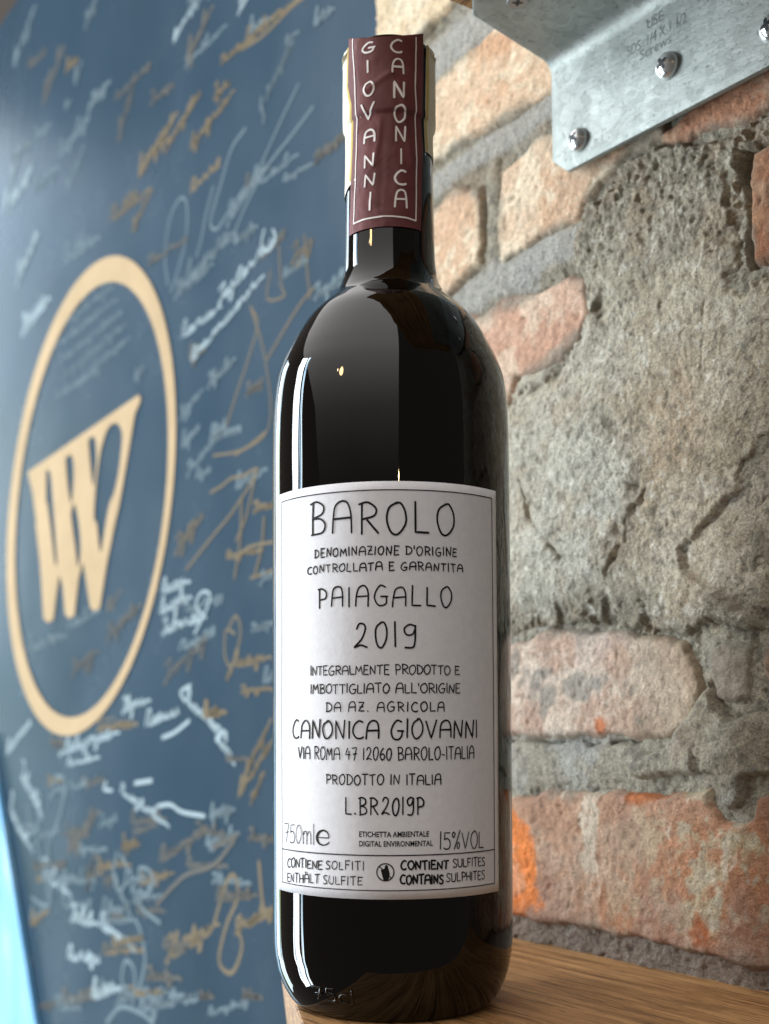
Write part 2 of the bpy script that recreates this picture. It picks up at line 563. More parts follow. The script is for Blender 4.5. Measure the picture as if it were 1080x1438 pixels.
def write(text, length, height, wd, jit=.035, gap=.22, rnd=None, ends=(0, 0), slant=0.0, aspect_min=None):
    """strokes of a hand-lettered line: x from 0 to length, y from 0 to height"""
    rnd = rnd or random
    tot = 0; xs = []
    for ch in text:
        xs.append(tot); tot += G[ch][0] + gap * (1.0 if ch != ' ' else .4)
    tot -= gap
    k = length / tot
    out = []
    for ch, x0 in zip(text, xs):
        dy = rnd.uniform(-1, 1) * jit * 1.2
        sx = 1 + rnd.uniform(-1, 1) * jit; sy = 1 + rnd.uniform(-1, 1) * jit * 2
        rot = rnd.uniform(-1, 1) * jit * 1.3
        for sm, pts in G[ch][1]:
            Q = []
            for x, y in pts:
                x += rnd.uniform(-1, 1) * jit * .7; y += rnd.uniform(-1, 1) * jit * .8
                Q.append(((x0 + x * sx + rot * (y - .5) + slant * y) * k, (y * sy + dy) * height))
            Q = catmull(Q, 5) if sm else np.array(Q)
            out.append((Q, wd * rnd.uniform(.9, 1.12), None))
    return out


# ================================================================== BRICK WALL
def dense(poly, step=.004):
    P = list(poly) + [poly[0]]
    return resample(P, step)[:-1]


def px_poly(pts, h=0.0):
    return [wall_uv(x, y, h) for x, y in pts]


wall = empty('brick_wall', tuple(wp(0, 0)), 'weathered old brick wall with crumbling grey mortar behind the wine bottle', 'wall')


def patch(name, u0, u1, v0, v1, res, hfun, cfun, keep=None, material=None, parent=None):
    nu = int((u1 - u0) / res) + 1; nv = int((v1 - v0) / res) + 1
    U, V = np.meshgrid(np.linspace(u0, u1, nu), np.linspace(v0, v1, nv))
    Hh, K = hfun(U, V)
    cols = cfun(U, V, Hh)
    P = W0[None, None] + WD * U[..., None] + ZD * V[..., None] + WN * Hh[..., None]
    idx = np.arange(nu * nv).reshape(nv, nu)
    Q = np.stack([idx[:-1, :-1], idx[:-1, 1:], idx[1:, 1:], idx[1:, :-1]], -1).reshape(-1, 4)
    if K is not None:
        kk = K[:-1, :-1] | K[:-1, 1:] | K[1:, 1:] | K[1:, :-1]
        Q = Q[kk.ravel()]
        used = np.unique(Q)
        rm = np.full(nu * nv, -1); rm[used] = np.arange(len(used))
        Q = rm[Q]
        P = P.reshape(-1, 3)[used]; cols = cols.reshape(-1, 3)[used]
    me = np_mesh(name, P.reshape(-1, 3), Q, cols.reshape(-1, 3))
    return link_mesh(name, me, material, parent)


MORT_H = -.0016


def mortar_h(U, V):
    h = MORT_H + .0016 * fbm(U * 60, V * 60, 4, 3) + .0015 * fbm(U * 420, V * 420, 4, 9, .7)
    h = h - sstep(.42, .65, fbm(U * 260, V * 260, 3, 19)) * .0011
    # tooled joints: a smooth grey bead laid on some of the joints
    return h


def mortar_c(U, V, h):
    bead = np.zeros(U.shape)
    for p_, r_ in BEADS[:3]:
        bead = np.maximum(bead, sstep(1.15, .6, seg_dist(U, V, p_) / r_ + .5 * fbm(U * 60, V * 60, 3, 91)))
    n = fbm(U * 45, V * 45, 4, 21); n2 = fbm(U * 240, V * 240, 3, 5)
    base = np.zeros(U.shape + (3,)) + np.array([.38, .35, .275])
    base = mixc(base, (.19, .18, .15), sstep(.0, .6, -n2) * .8)
    base = mixc(base, (.43, .43, .40), sstep(.05, .5, n) * .7)
    base = mixc(base, (.33, .24, .17), sstep(.25, .6, fbm(U * 30, V * 30, 3, 33)) * .5)
    base = mixc(base, (.44, .435, .405), bead * .8)
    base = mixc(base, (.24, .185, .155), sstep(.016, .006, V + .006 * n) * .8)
    return base


# visible bricks, outlines where they stand on the wall
BR = {
 'a': [(500, -40), (700, -90), (655, -12), (640, 8), (615, 30), (592, 52), (560, 85), (500, 130)],
 'b': [(560, 230), (612, 123), (650, 85), (690, 42), (745, -10), (800, -60), (900, -60), (900, 60), (800, 118), (772, 130), (722, 163), (645, 203), (560, 260)],
 'c': [(560, 322), (610, 292), (640, 268), (676, 258), (680, 300), (676, 372), (640, 408), (560, 470)],
 'd': [(702, 240), (730, 215), (772, 190), (830, 160), (930, 130), (930, 190), (886, 214), (856, 245), (828, 282), (812, 316), (764, 334), (706, 364), (700, 300)],
 'e': [(560, 560), (600, 470), (640, 440), (682, 448), (702, 428), (735, 415), (762, 404), (800, 382), (822, 395), (827, 437), (812, 478), (790, 502), (728, 530), (716, 572), (690, 620), (560, 700)],
 'f': [(924, 190), (960, 150), (1130, 20), (1130, 130), (1082, 152), (1040, 170), (1000, 186), (965, 208), (926, 212)],
 'g': [(1053, 210), (1180, 150), (1180, 360), (1120, 375), (1062, 372), (1050, 340), (1058, 290), (1052, 250)],
 'h': [(600, 905), (718, 900), (760, 890), (800, 884), (860, 884), (930, 896), (962, 905), (985, 960), (975, 1010), (940, 1036), (820, 1037), (718, 1040), (600, 1052)],
 'i': [(1066, 905), (1180, 890), (1180, 1010), (1085, 990), (1068, 950)],
 'j': [(500, 1118), (720, 1108), (860, 1108), (960, 1104), (1000, 1095), (1008, 1120), (1020, 1142), (1045, 1140), (1055, 1110), (1080, 1100), (1300, 1090), (1300, 1480), (1080, 1368), (960, 1338), (860, 1312), (720, 1286), (500, 1262)],
 'k': [(986, 905), (1020, 895), (1056, 902), (1062, 950), (1066, 990), (1030, 1000), (1000, 985), (992, 950)],
}
TINT = {  # (base, second, pale bloom, bloom amount)
 'a': ((.70, .56, .38), (.66, .50, .34), (.80, .72, .54), .6),
 'b': ((.66, .49, .34), (.60, .38, .24), (.78, .68, .51), .75),
 'c': ((.66, .50, .35), (.62, .42, .28), (.78, .68, .51), .7),
 'd': ((.68, .52, .37), (.62, .42, .28), (.80, .69, .52), .75),
 'e': ((.62, .42, .31), (.56, .34, .24), (.74, .60, .46), .7),
 'f': ((.46, .27, .17), (.40, .20, .12), (.54, .42, .31), .5),
 'g': ((.42, .235, .14), (.34, .16, .09), (.48, .36, .26), .4),
 'h': ((.54, .42, .35), (.48, .34, .26), (.70, .61, .50), .65),
 'i': ((.40, .28, .21), (.34, .21, .15), (.48, .37, .27), .3),
 'j': ((.42, .255, .17), (.42, .215, .125), (.54, .43, .33), .45),
 'k': ((.30, .26, .21), (.24, .20, .16), (.38, .35, .29), .4),
}
STREAK = px_poly([(712, 1120), (732, 1118), (745, 1165), (752, 1215), (762, 1262), (760, 1284), (712, 1290)])
SPOT = px_poly([(838, 1010), (850, 1006), (858, 1018), (852, 1030), (838, 1028)])
REDS = px_poly([(975, 1290), (988, 1284), (1002, 1310), (998, 1330), (978, 1326)])
REDTOP = px_poly([(880, 1108), (905, 1106), (942, 1106), (938, 1120), (900, 1130), (882, 1122)])


def edge_u(v):
    return -.1475 + .0035 * fbm(v * 30, v * 0, 3, 2) + .0012 * fbm(v * 200, v * 0, 2, 4)


def make_brick(key, res, seed):
    poly = dense(px_poly(BR[key]), .006)
    P = np.array(poly)
    u0, v0 = P.min(0) - .006; u1, v1 = P.max(0) + .006
    u0 = max(u0, -.22); u1 = min(u1, .16); v0 = max(v0, -.012); v1 = min(v1, .46)
    base, sec, pale, amt = TINT[key]

    proud = .0012 if key != 'k' else .0
    if key == 'j': proud = .0016
    if key == 'g': proud = .003

    def hf(U, V):
        d = sdf(U, V, poly) + .0016 * fbm(U * 110, V * 110, 4, seed) + .0034 * fbm(U * 32, V * 32, 2, seed + 5) + (.0020 if key in 'abcde' else 0)
        edge = sstep(-.0045, .0035, d)
        h = -.012 + edge * (.012 + proud)
        h = h + .0012 * fbm(U * 38, V * 38, 3, seed + 1) * edge
        h = h + .00062 * fbm(U * 400, V * 400, 4, seed + 2, .68) * edge
        pit = sstep(.5, .7, fbm(U * 170, V * 170, 3, seed + 8))
        h = h - pit * .0007
        return h, (d > -.005) & (U > edge_u(V) - .0005)

    def cf(U, V, h):
        n1 = fbm(U * 34, V * 34, 4, seed + 3); n2 = fbm(U * 70, V * 90, 5, seed + 4, .62); n3 = fbm(U * 260, V * 260, 4, seed + 6, .6)
        c = np.zeros(U.shape + (3,)) + np.array(base)
        c = mixc(c, sec, sstep(-.02, .35, n1))
        c = mixc(c, pale, sstep(-.02, .35, n2 + .25 * n3) * amt)
        c = mixc(c, np.array(base) * .55, sstep(.18, .6, n3) * .45)
        d = sdf(U, V, poly)
        c = mixc(c, (.24, .23, .19), sstep(.005, -.001, d + .005 * fbm(U * 90, V * 90, 4, 60)) * .75)   # mortar left on the edge
        if key == 'j':
            nn = .006 * fbm(U * 90, V * 90, 4, 71)
            c = mixc(c, (.43, .355, .22), sstep(.0, .30, n2 + .5 * n3) * sstep(-.02, .05, U + .015 * n1) * .75)
            c = mixc(c, (.47, .43, .34), sstep(.12, .34, n3 + .5 * n2) * sstep(.015, .05, U + .012 * n1) * .7)
            c = mixc(c, (.33, .20, .15), sstep(.05, .3, fbm(U * 48, V * 22, 4, 74)) * .6)
            s = sdf(U, V, STREAK) + nn * 1.3 + .0012 * n3
            c = mixc(c, (.72, .22, .055), sstep(-.001, .0025, s) * (.9 - .45 * sstep(.1, .4, n2)))
            c = np.where((s > 0)[..., None], c * (.8 + .35 * np.clip(.5 + n2 + .6 * n3, 0, 1))[..., None], c)
            s = sdf(U, V, REDS) + nn * .6
            c = mixc(c, (.34, .10, .035), sstep(-.002, .002, s) * .8)
            s = sdf(U, V, REDTOP) + nn * .6
            c = mixc(c, (.44, .13, .04), sstep(-.002, .002, s) * .85)
            # lime bloom runs down in ragged drips
            dr = fbm(U * 80, V * 26, 4, 75) + .75 * fbm(U * 230, V * 170, 4, 76, .65)
            c = mixc(c, (.60, .53, .42), sstep(.24, .46, dr) * sstep(.0, .045, V - .0) * .75)
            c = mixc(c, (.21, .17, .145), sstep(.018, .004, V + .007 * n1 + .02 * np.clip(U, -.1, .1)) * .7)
        if key == 'h':
            s = sdf(U, V, SPOT) + .002 * n3
            c = mixc(c, (.50, .16, .06), sstep(-.001, .0015, s) * .9)
            c = mixc(c, (.24, .235, .21), sstep(.26, .5, fbm(U * 60, V * 60, 5, 81)) * .7)
            c = mixc(c, (.32, .24, .15), sstep(-.01, .03, U) * .6)
        return c
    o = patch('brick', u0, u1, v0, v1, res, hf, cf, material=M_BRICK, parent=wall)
    return o


for i, (k, r) in enumerate((('a', .0009), ('b', .0009), ('c', .0008), ('d', .0007), ('e', .0008), ('f', .0006), ('g', .0006),
                            ('h', .0006), ('i', .0007), ('j', .00062), ('k', .0007))):
    make_brick(k, r, 100 + i * 7)


# end bricks of the wall seen edge-on at its far corner are part of brick 'a'; below come plain courses hidden by the bottle
bead_defs = [  # smooth pointing on joints (photo points, half-width m)
 ([(560, 330), (608, 262), (640, 236), (700, 200), (772, 150), (830, 118)], .0062),
 ([(560, 150), (600, 92), (650, 48), (700, 0)], .010),
 ([(560, 520), (640, 428), (700, 392), (760, 362), (822, 336)], .0080),
 ([(690, 232), (690, 300), (692, 372)], .0040),
 ([(600, 1085), (718, 1075), (800, 1072), (900, 1070)], .0080),
]
BEADS = [(np.array(px_poly(p)), r) for p, r in bead_defs]


CREV = px_poly([(1046, 212), (1058, 214), (1060, 290), (1066, 372), (1052, 376), (1046, 340), (1051, 300), (1045, 262), (1034, 238)])
GAP = px_poly([(700, 1042), (760, 1042), (812, 1041), (822, 1044), (900, 1042), (930, 1040)])


def mort_full(U, V):
    h = mortar_h(U, V)
    for p, r in BEADS:
        d = seg_dist(U, V, p) / (r * (1 + .35 * fbm(U * 40, V * 40, 3, 44)))
        h = np.maximum(h, h * .35 + (.0016 * np.sqrt(np.clip(1 - d * d, 0, 1)) - .0012) * (d < 1) - .02 * (d >= 1))
    h = h - .0035 * sstep(-.12, .2, fbm(U * 130, V * 0, 3, 48)) * np.exp(-(seg_dist(U, V + .0016 * fbm(U * 160, V * 0, 4, 47), GAP) / .00055) ** 2)
    h = h - .040 * sstep(-.001, .001, sdf(U, V, CREV))
    # wall ends at its far corner
    return h, U > edge_u(V)


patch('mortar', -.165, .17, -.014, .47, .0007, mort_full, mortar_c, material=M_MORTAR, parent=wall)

# the thick smear of old render over the middle of the wall
SM = px_poly([(560, 660), (640, 610), (700, 575), (716, 545), (730, 520), (775, 500), (806, 480), (824, 440), (815, 405), (800, 372), (806, 330), (818, 306), (846, 262), (880, 216), (930, 200),
              (985, 195), (1040, 176), (1085, 150), (1170, 120), (1170, 205), (1075, 215), (1042, 222), (1047, 262), (1052, 300), (1044, 345), (1056, 380), (1170, 380), (1300, 380),
              (1300, 870), (1085, 886), (1030, 892), (1000, 880), (960, 905), (900, 890), (860, 882), (800, 880), (740, 892), (690, 900), (560, 920)])
SM = dense(SM, .006)
CR1 = px_poly([(1080, 620), (1055, 645), (1035, 665), (1032, 690), (1012, 706), (990, 740), (962, 775)])
CR2 = px_poly([(914, 688), (905, 712), (892, 738), (880, 770), (862, 805)])
CR3 = px_poly([(728, 655), (738, 700), (752, 732), (782, 762), (798, 785)])
CR4 = px_poly([(980, 380), (985, 430), (988, 520)])
HOLE = px_poly([(893, 678), (912, 680), (908, 690), (898, 688)])


def smear_h(U, V):
    d = sdf(U, V, SM) + .0032 * fbm(U * 75, V * 75, 5, 301, .6) + .0013 * fbm(U * 300, V * 300, 2, 302)
    e = sstep(-.003, .0045, d)
    low = fbm(U * 17, V * 17, 3, 303)
    h = -.012 + e * (.0136 + .0026 * low)
    top = sstep(.22, .30, V + .1 * U)
    h = h + .0012 * fbm(U * 62, V * 62, 3, 304) * e
    rough = .00075 + .0006 * top
    h = h + rough * fbm(U * 270, V * 270, 5, 305, .62) * e
    # holes where the sand has fallen out, most of them near the top
    g = fbm(U * 430, V * 380, 4, 306, .72)
    h = h + (g - .5 * np.abs(g)) * (.00060 + .0007 * top) * e + .0011 * fbm(U * 34, V * 34, 3, 319) * e
    p = fbm(U * 290, V * 240, 3, 316)
    h = h - sstep(.38, .62, p + .35 * g) * .0014 * (.12 + .9 * top) * e
    rim = sstep(.017, .004, d)
    h = h - sstep(.05, .4, fbm(U * 120, V * 120, 3, 311)) * rim * .0030
    # cracks and the step beside the long one
    wob = .0014 * fbm(U * 160, V * 160, 3, 307) + .002 * fbm(U * 50, V * 50, 2, 308)
    brk_ = sstep(-.25, .2, fbm(U * 95, V * 95, 3, 317)); wv_ = 1 + .7 * fbm(U * 240, V * 240, 2, 318)
    for cr, wd, dp in ((CR1, .0009, .0042), (CR2, .0008, .0036), (CR3, .0007, .0028), (CR4, .0005, .0010)):
        wd = wd * wv_; dp = dp * (.25 + .75 * brk_)
        dd = seg_dist(U + wob * 1.6, V - wob * 1.3, cr)
        h = h - dp * np.exp(-(dd / wd) ** 2)
    s1 = sdf(U + wob, V - wob, list(CR1) + [wall_uv(962, 800), wall_uv(1100, 900), wall_uv(1300, 800), wall_uv(1300, 560), wall_uv(1100, 590)])
    h = h - .0026 * sstep(-.0012, .0012, s1) * sstep(.05, .02, s1)
    s2 = sdf(U, V, [wall_uv(*q) for q in ((720, 590), (760, 575), (850, 560), (862, 590), (915, 640), (905, 705), (860, 810), (800, 850), (720, 860))]) + wob * 2
    h = h + .0022 * sstep(-.004, .008, s2)
    hd = sdf(U, V, HOLE) + wob * .5
    h = h - .003 * sstep(-.001, .002, hd)
    h = h - .022 * sstep(-.0007, .0007, sdf(U, V, CREV) + .0012 * g)
    return h, d > -.0045


BRN = wall_uv(945, 660)


def smear_c(U, V, h):
    n = fbm(U * 26, V * 26, 4, 321); n2 = fbm(U * 330, V * 330, 4, 322, .6); n3 = fbm(U * 60, V * 60, 4, 323)
    c = np.zeros(U.shape + (3,)) + np.array([.50, .45, .345])
    c = mixc(c, (.57, .53, .43), sstep(.0, .35, n) * .9)
    c = mixc(c, (.36, .33, .26), sstep(.05, .4, -n) * .7)
    br = np.exp(-(((U - BRN[0]) / .022) ** 2 + ((V - BRN[1]) / .034) ** 2))
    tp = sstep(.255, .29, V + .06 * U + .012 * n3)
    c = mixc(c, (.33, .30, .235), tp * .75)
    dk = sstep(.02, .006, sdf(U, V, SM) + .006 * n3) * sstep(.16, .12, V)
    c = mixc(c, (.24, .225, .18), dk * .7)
    c = mixc(c, (.42, .31, .20), np.clip(br * (1 + 1.2 * n3), 0, 1) * .6)
    s2 = sdf(U, V, [wall_uv(*q) for q in ((715, 600), (760, 575), (850, 560), (862, 590), (915, 640), (905, 705), (860, 810), (800, 850), (715, 870))]) + .006 * n3
    c = mixc(c, (.55, .535, .455), sstep(-.006, .010, s2) * .75)
    c = mixc(c, (.42, .33, .23), sstep(.2, .55, n3 - .4 * n) * .45)
    c = mixc(c, (.20, .185, .15), sstep(.15, .55, n2) * .65)
    c = mixc(c, (.70, .68, .60), sstep(.2, .5, -n2) * .6)
    return c


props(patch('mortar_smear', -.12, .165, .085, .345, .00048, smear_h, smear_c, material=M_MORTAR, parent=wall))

# mortar blob that has run down over the lowest brick, and the messy joint above it
BL = dense(px_poly([(880, 1048), (930, 1042), (960, 1000), (985, 960), (1000, 930), (1012, 985), (1030, 1000), (1068, 990), (1120, 1000), (1200, 1010), (1200, 1092),
                    (1085, 1098), (1056, 1105), (1050, 1125), (1038, 1142), (1022, 1144), (1010, 1130), (1004, 1098), (960, 1100), (900, 1104), (880, 1100)]), .005)


def blob_h(U, V):
    d = sdf(U, V, BL) + .0016 * fbm(U * 100, V * 100, 4, 401)
    e = sstep(-.002, .0045, d)
    h = -.012 + e * .0148 + (.0017 * fbm(U * 75, V * 75, 4, 402) + .0010 * fbm(U * 260, V * 260, 4, 403)) * e
    h = h - sstep(.35, .6, fbm(U * 130, V * 130, 3, 405)) * .002 * e
    return h, d > -.003


patch('mortar_blob', -.01, .16, .055, .135, .0006, blob_h, mortar_c, material=M_MORTAR, parent=wall)

# rough side of the wall at its far corner
vv = np.linspace(-.014, .47, 240)
VV = []; QQ = []
for i, v in enumerate(vv):
    u = float(edge_u(np.array([v]))[0])
    for k, h in enumerate((0.0005, -.02, -.06)):
        VV.append(wp(u + .001 * (k > 0), v, h + (MORT_H if k == 0 else 0)))
for i in range(len(vv) - 1):
    for k in range(2):
        a = i * 3 + k
        QQ.append((a, a + 1, a + 4, a + 3))
me = np_mesh('wall_end', VV, QQ, np.tile(np.array([[.40, .32, .24]]), (len(VV), 1)))
link_mesh('wall_end', me, M_MORTAR, wall)

# ================================================================== WOODEN SHELF
pA = on_z(392.5, 1347); pA[2] = 0
front = [on_z(399, 1372), on_z(411, 1402), on_z(424, 1438), on_z(440, 1500)]
top = [tuple(pA[:2])] + [tuple(p[:2]) for p in front[:3]]
top += [(front[2][0] + .0035, -.066), tuple((wp(.157, 0, .0))[:2]), tuple((wp(.162, 0, -.012))[:2]), tuple((wp(-.115, 0, -.012))[:2])]
bm = bmesh.new()
Lt = len(top)
vt = [bm.verts.new((x, y, -.0003)) for x, y in top]
vb = [bm.verts.new((x + (.004 if i < 5 else 0), y, -.034)) for i, (x, y) in enumerate(top)]
bm.faces.new(vt[::-1]) if False else bm.faces.new(vt)
bm.faces.new(vb[::-1])
for i in range(Lt):
    bm.faces.new((vt[i], vb[i], vb[(i + 1) % Lt], vt[(i + 1) % Lt]))
bmesh.ops.recalc_face_normals(bm, faces=bm.faces)
ed = [e for e in bm.edges if (e.verts[0] in vt and e.verts[1] in vt)]
bmesh.ops.bevel(bm, geom=[e for e in bm.edges if e.verts[0] in vt[:5] and e.verts[1] in vt[:5]], offset=.0016, segments=3, affect='EDGES', profile=.6)
me = bpy.data.meshes.new('wooden_shelf'); bm.to_mesh(me); bm.free()
sh = link_mesh('wooden_shelf', me, M_WOOD, smooth=False)
props(sh, 'brown wooden shelf with open grain under the wine bottle', 'shelf')

# ================================================================== WINE BOTTLE
PROF = [(0.0, .0030), (22.0, .0030), (26.5, .0010), (29.0, 0.0), (30.6, .5), (32.6, 2.6), (34.5, 6.0), (35.9, 9.6), (36.85, 13.8), (37.4, 19.0), (37.6, 34.0), (37.72, 67.0),
        (37.8, 112), (37.88, 150), (37.88, 166), (37.80, 176), (37.62, 183.5), (37.2, 190), (36.35, 196.0), (35.0, 200.3), (33.05, 204.8), (29.65, 211.0), (25.9, 216.4), (21.6, 220.5), (18.7, 223.1),
        (16.9, 225.7), (15.7, 228.4), (15.0, 232), (14.6, 238), (14.35, 251), (14.1, 266), (14.0, 277.5), (14.25, 278.5), (14.7, 279.2), (14.85, 281), (14.9, 288), (14.85, 297), (14.7, 300.5),
        (14.3, 303.0), (13.6, 304.2), (11.5, 304.8), (9.5, 304.6), (9.2, 300.0), (0, 300.0)]
pr = np.array(PROF) / 1000.0
prs = [pr[0]]
# smooth the profile curve
cm = catmull(pr, 4)
SEG = 160
rows = []
for r, z in cm: rows.append((max(r, 0.0), z))
Vb = []; Qb = []
for r, z in rows:
    a = np.arange(SEG) * 2 * math.pi / SEG
    Vb.append(np.stack([r * np.sin(a), -r * np.cos(a), np.full(SEG, z)], 1))
Vb = np.concatenate(Vb)
for i in range(len(rows) - 1):
    a = np.arange(SEG); b = (a + 1) % SEG
    Qb.append(np.stack([i * SEG + a, i * SEG + b, (i + 1) * SEG + b, (i + 1) * SEG + a], 1))
bottle = empty('wine_bottle', (0, 0, 0), 'dark glass red wine bottle with white hand lettered label standing on the wooden shelf', 'wine bottle')
glass = link_mesh('glass_body', np_mesh('glass_body', Vb, np.concatenate(Qb)), M_GLASS, bottle)

PZ = np.array([z for r, z in rows[8:]]); PR = np.array([r for r, z in rows[8:]])
o_ = np.argsort(PZ); PZ = PZ[o_]; PR = PR[o_]


def rad_at(z):
    return float(np.interp(min(z, .2985), PZ, PR))


def cyl(x, y):
    """photograph point -> (angle, height) on the bottle's surface"""
    d = ray(x, y)
    z = .15
    for _ in range(12):
        r = rad_at(z)
        a = d[0] ** 2 + d[1] ** 2; b = 2 * (CAM[0] * d[0] + CAM[1] * d[1]); c = CAM[0] ** 2 + CAM[1] ** 2 - r * r
        D_ = b * b - 4 * a * c
        t_ = (-b - math.sqrt(max(D_, 0))) / (2 * a)
        p = CAM + d * t_
        z = z + .7 * (p[2] - z)
    return math.atan2(p[0], -p[1]), float(p[2])


def surf(ang, z, lift=0.0, r=None):
    r = (rad_at(z) if r is None else r) + lift
    return np.array([r * math.sin(ang), -r * math.cos(ang), z])


# ---- paper label
RL = .0378
aL, zTL = cyl(392.8, 693); aR, zTR = cyl(695.8, 694.5)
_, zT = cyl(547, 675); _, zB = cyl(552, 1263)
aL2, zBL = cyl(391, 1248); aR2, zBR = cyl(698, 1251)
aL = (aL + aL2) / 2; aR = (aR + aR2) / 2
zt = (zT + (zTL + zTR) / 2) / 2; zb = (zB + (zBL + zBR) / 2) / 2
NA, NZ = 90, 40
VV = []; QQ = []
for side, lf in ((0, .00022), (1, .00002)):
    for j in range(NZ + 1):
        for i in range(NA + 1):
            a = aL + (aR - aL) * i / NA
            z = zb + (zt - zb) * j / NZ
            edge = min(i, NA - i) / 4.0
            lift = lf + (.00010 * max(0, 1 - edge) if side == 0 else 0)
            lift += .00004 * math.sin(a * 9 + z * 60) if side == 0 else 0
            VV.append(surf(a, z, lift + .0001))
n1 = (NA + 1) * (NZ + 1)
for j in range(NZ):
    for i in range(NA):
        a = j * (NA + 1) + i
        QQ.append((a, a + 1, a + NA + 2, a + NA + 1))
        QQ.append((n1 + a, n1 + a + NA + 1, n1 + a + NA + 2, n1 + a + 1))
for i in range(NA):
    QQ.append((i, n1 + i, n1 + i + 1, i + 1)); q = NZ * (NA + 1) + i
    QQ.append((q, q + 1, n1 + q + 1, n1 + q))
for j in range(NZ):
    q = j * (NA + 1)
    QQ.append((q, q + NA + 1, n1 + q + NA + 1, n1 + q)); q += NA
    QQ.append((q, n1 + q, n1 + q + NA + 1, q + NA + 1))
label = link_mesh('paper_label', np_mesh('paper_label', VV, QQ), M_PAPER, bottle)
INKL = .00044


def lab_map(s, z, k):
    a = s / RL
    return surf(a, z, INKL + .000012 * k + .00004 * math.sin(a * 9 + z * 60))


rl = random.Random(5)
PXM = .0001965                                       # metres on the label for one photograph pixel


def line(text, x0, x1, ytop, ybase, wpx=2.0, jit=.03, gap=.24, name='lettering', yb1=None, slant=0):
    a0, z0 = cyl(x0, ybase); a1, z1 = cyl(x1, ybase if yb1 is None else yb1)
    am, zm = cyl((x0 + x1) / 2, ybase)
    _, zt_ = cyl((x0 + x1) / 2, ytop)
    s0, s1 = a0 * RL, a1 * RL
    if yb1 is None: z0 = z1 = zm
    L = s1 - s0; Hh = zt_ - zm
    st = write(text, L, Hh, wpx * PXM, jit, gap, rl, slant=slant)
    def mp(x, y, k): return lab_map(s0 + x, z0 + (z1 - z0) * x / L + y, k)
    me = strokes_mesh(name, st, mp, .0008)
    return link_mesh(name, me, M_INK, label, smooth=False)


line('BAROLO', 437.5, 636.5, 708, 753, 2.9, .02, .32, yb1=753)
line("DENOMINAZIONE D'ORIGINE", 443, 640.5, 767, 779, 1.9, .045, .28)
line('CONTROLLATA E GARANTITA', 433.5, 648.3, 790, 801, 1.9, .045, .28)
line('PAIAGALLO', 448, 632.8, 823, 851, 2.4, .03, .36)
line('2019', 497.5, 583.5, 875, 909, 2.6, .03, .34)
line('INTEGRALMENTE PRODOTTO E', 437.3, 643.9, 934, 947, 1.7, .035, .16)
line("IMBOTTIGLIATO ALL'ORIGINE", 437.5, 645, 960, 973, 1.7, .035, .18)
line('DA AZ. AGRICOLA', 459, 623, 986, 999, 1.8, .03, .34)
line('CANONICA GIOVANNI', 412.6, 669, 1011.5, 1037, 2.5, .03, .2)
line('VIA ROMA 47 12060 BAROLO-ITALIA', 420.5, 664.3, 1050, 1067, 1.8, .03, .22)
line('PRODOTTO IN ITALIA', 459, 618.5, 1088, 1102, 1.8, .03, .22)
line('L.BR2019P', 486, 594.5, 1120, 1144, 2.3, .02, .28)
line('750ml', 401.5, 442.5, 1156, 1182, 1.2, .02, .16, yb1=1186)
line('15%VOL', 617, 677.3, 1169, 1192.5, 1.7, .02, .20, yb1=1190)
line('CONTIENE', 405.5, 453.5, 1205, 1217, 1.9, .04, .16, yb1=1220)
line('SOLFITI', 458.5, 511.5, 1208, 1220, 1.5, .04, .28, yb1=1221.5)
line('ENTHÄLT', 405.3, 449.5, 1226, 1238, 1.7, .04, .18, yb1=1240)
line('SULFITE', 455, 509.5, 1229, 1241, 1.5, .04, .26, yb1=1242.5)
line('CONTIENT', 563, 629, 1209, 1220.5, 2.6, .03, .18, yb1=1220)
line('SULFITES', 635, 679.3, 1206, 1217.5, 1.6, .03, .18, yb1=1215)
line('CONTAINS', 562, 621.5, 1228.5, 1241, 2.6, .03, .16, yb1=1240.5)
line('SULPHITES', 626, 678.8, 1226, 1238, 1.6, .03, .18, yb1=1234)

# the large e of the volume mark: thick and thin pen
a0, z0 = cyl(446, 1186); a1, z1 = cyl(463.5, 1186); _, z2 = cyl(455, 1166)
s0 = a0 * RL; Ls = (a1 - a0) * RL; Hs = z2 - z0
E_ = [(.12, .50), (.95, .50), (.93, .72), (.78, .92), (.52, 1.0), (.24, .9), (.06, .68), (.02, .45), (.1, .2), (.3, .04), (.55, 0), (.8, .07), (.97, .22)]
pts = np.vstack([[E_[0]], catmull(E_[1:], 5)])
me = strokes_mesh('volume_mark', [(pts * [Ls, Hs], 3.2 * PXM, [.4, .4, .45, .55, .7, .9, 1.25, 1.4, 1.2, .8, .6, .6, .5])],
                  lambda x, y, k: lab_map(s0 + x, z0 + y, k), .0004)
link_mesh('volume_mark', me, M_INK, label, smooth=False)


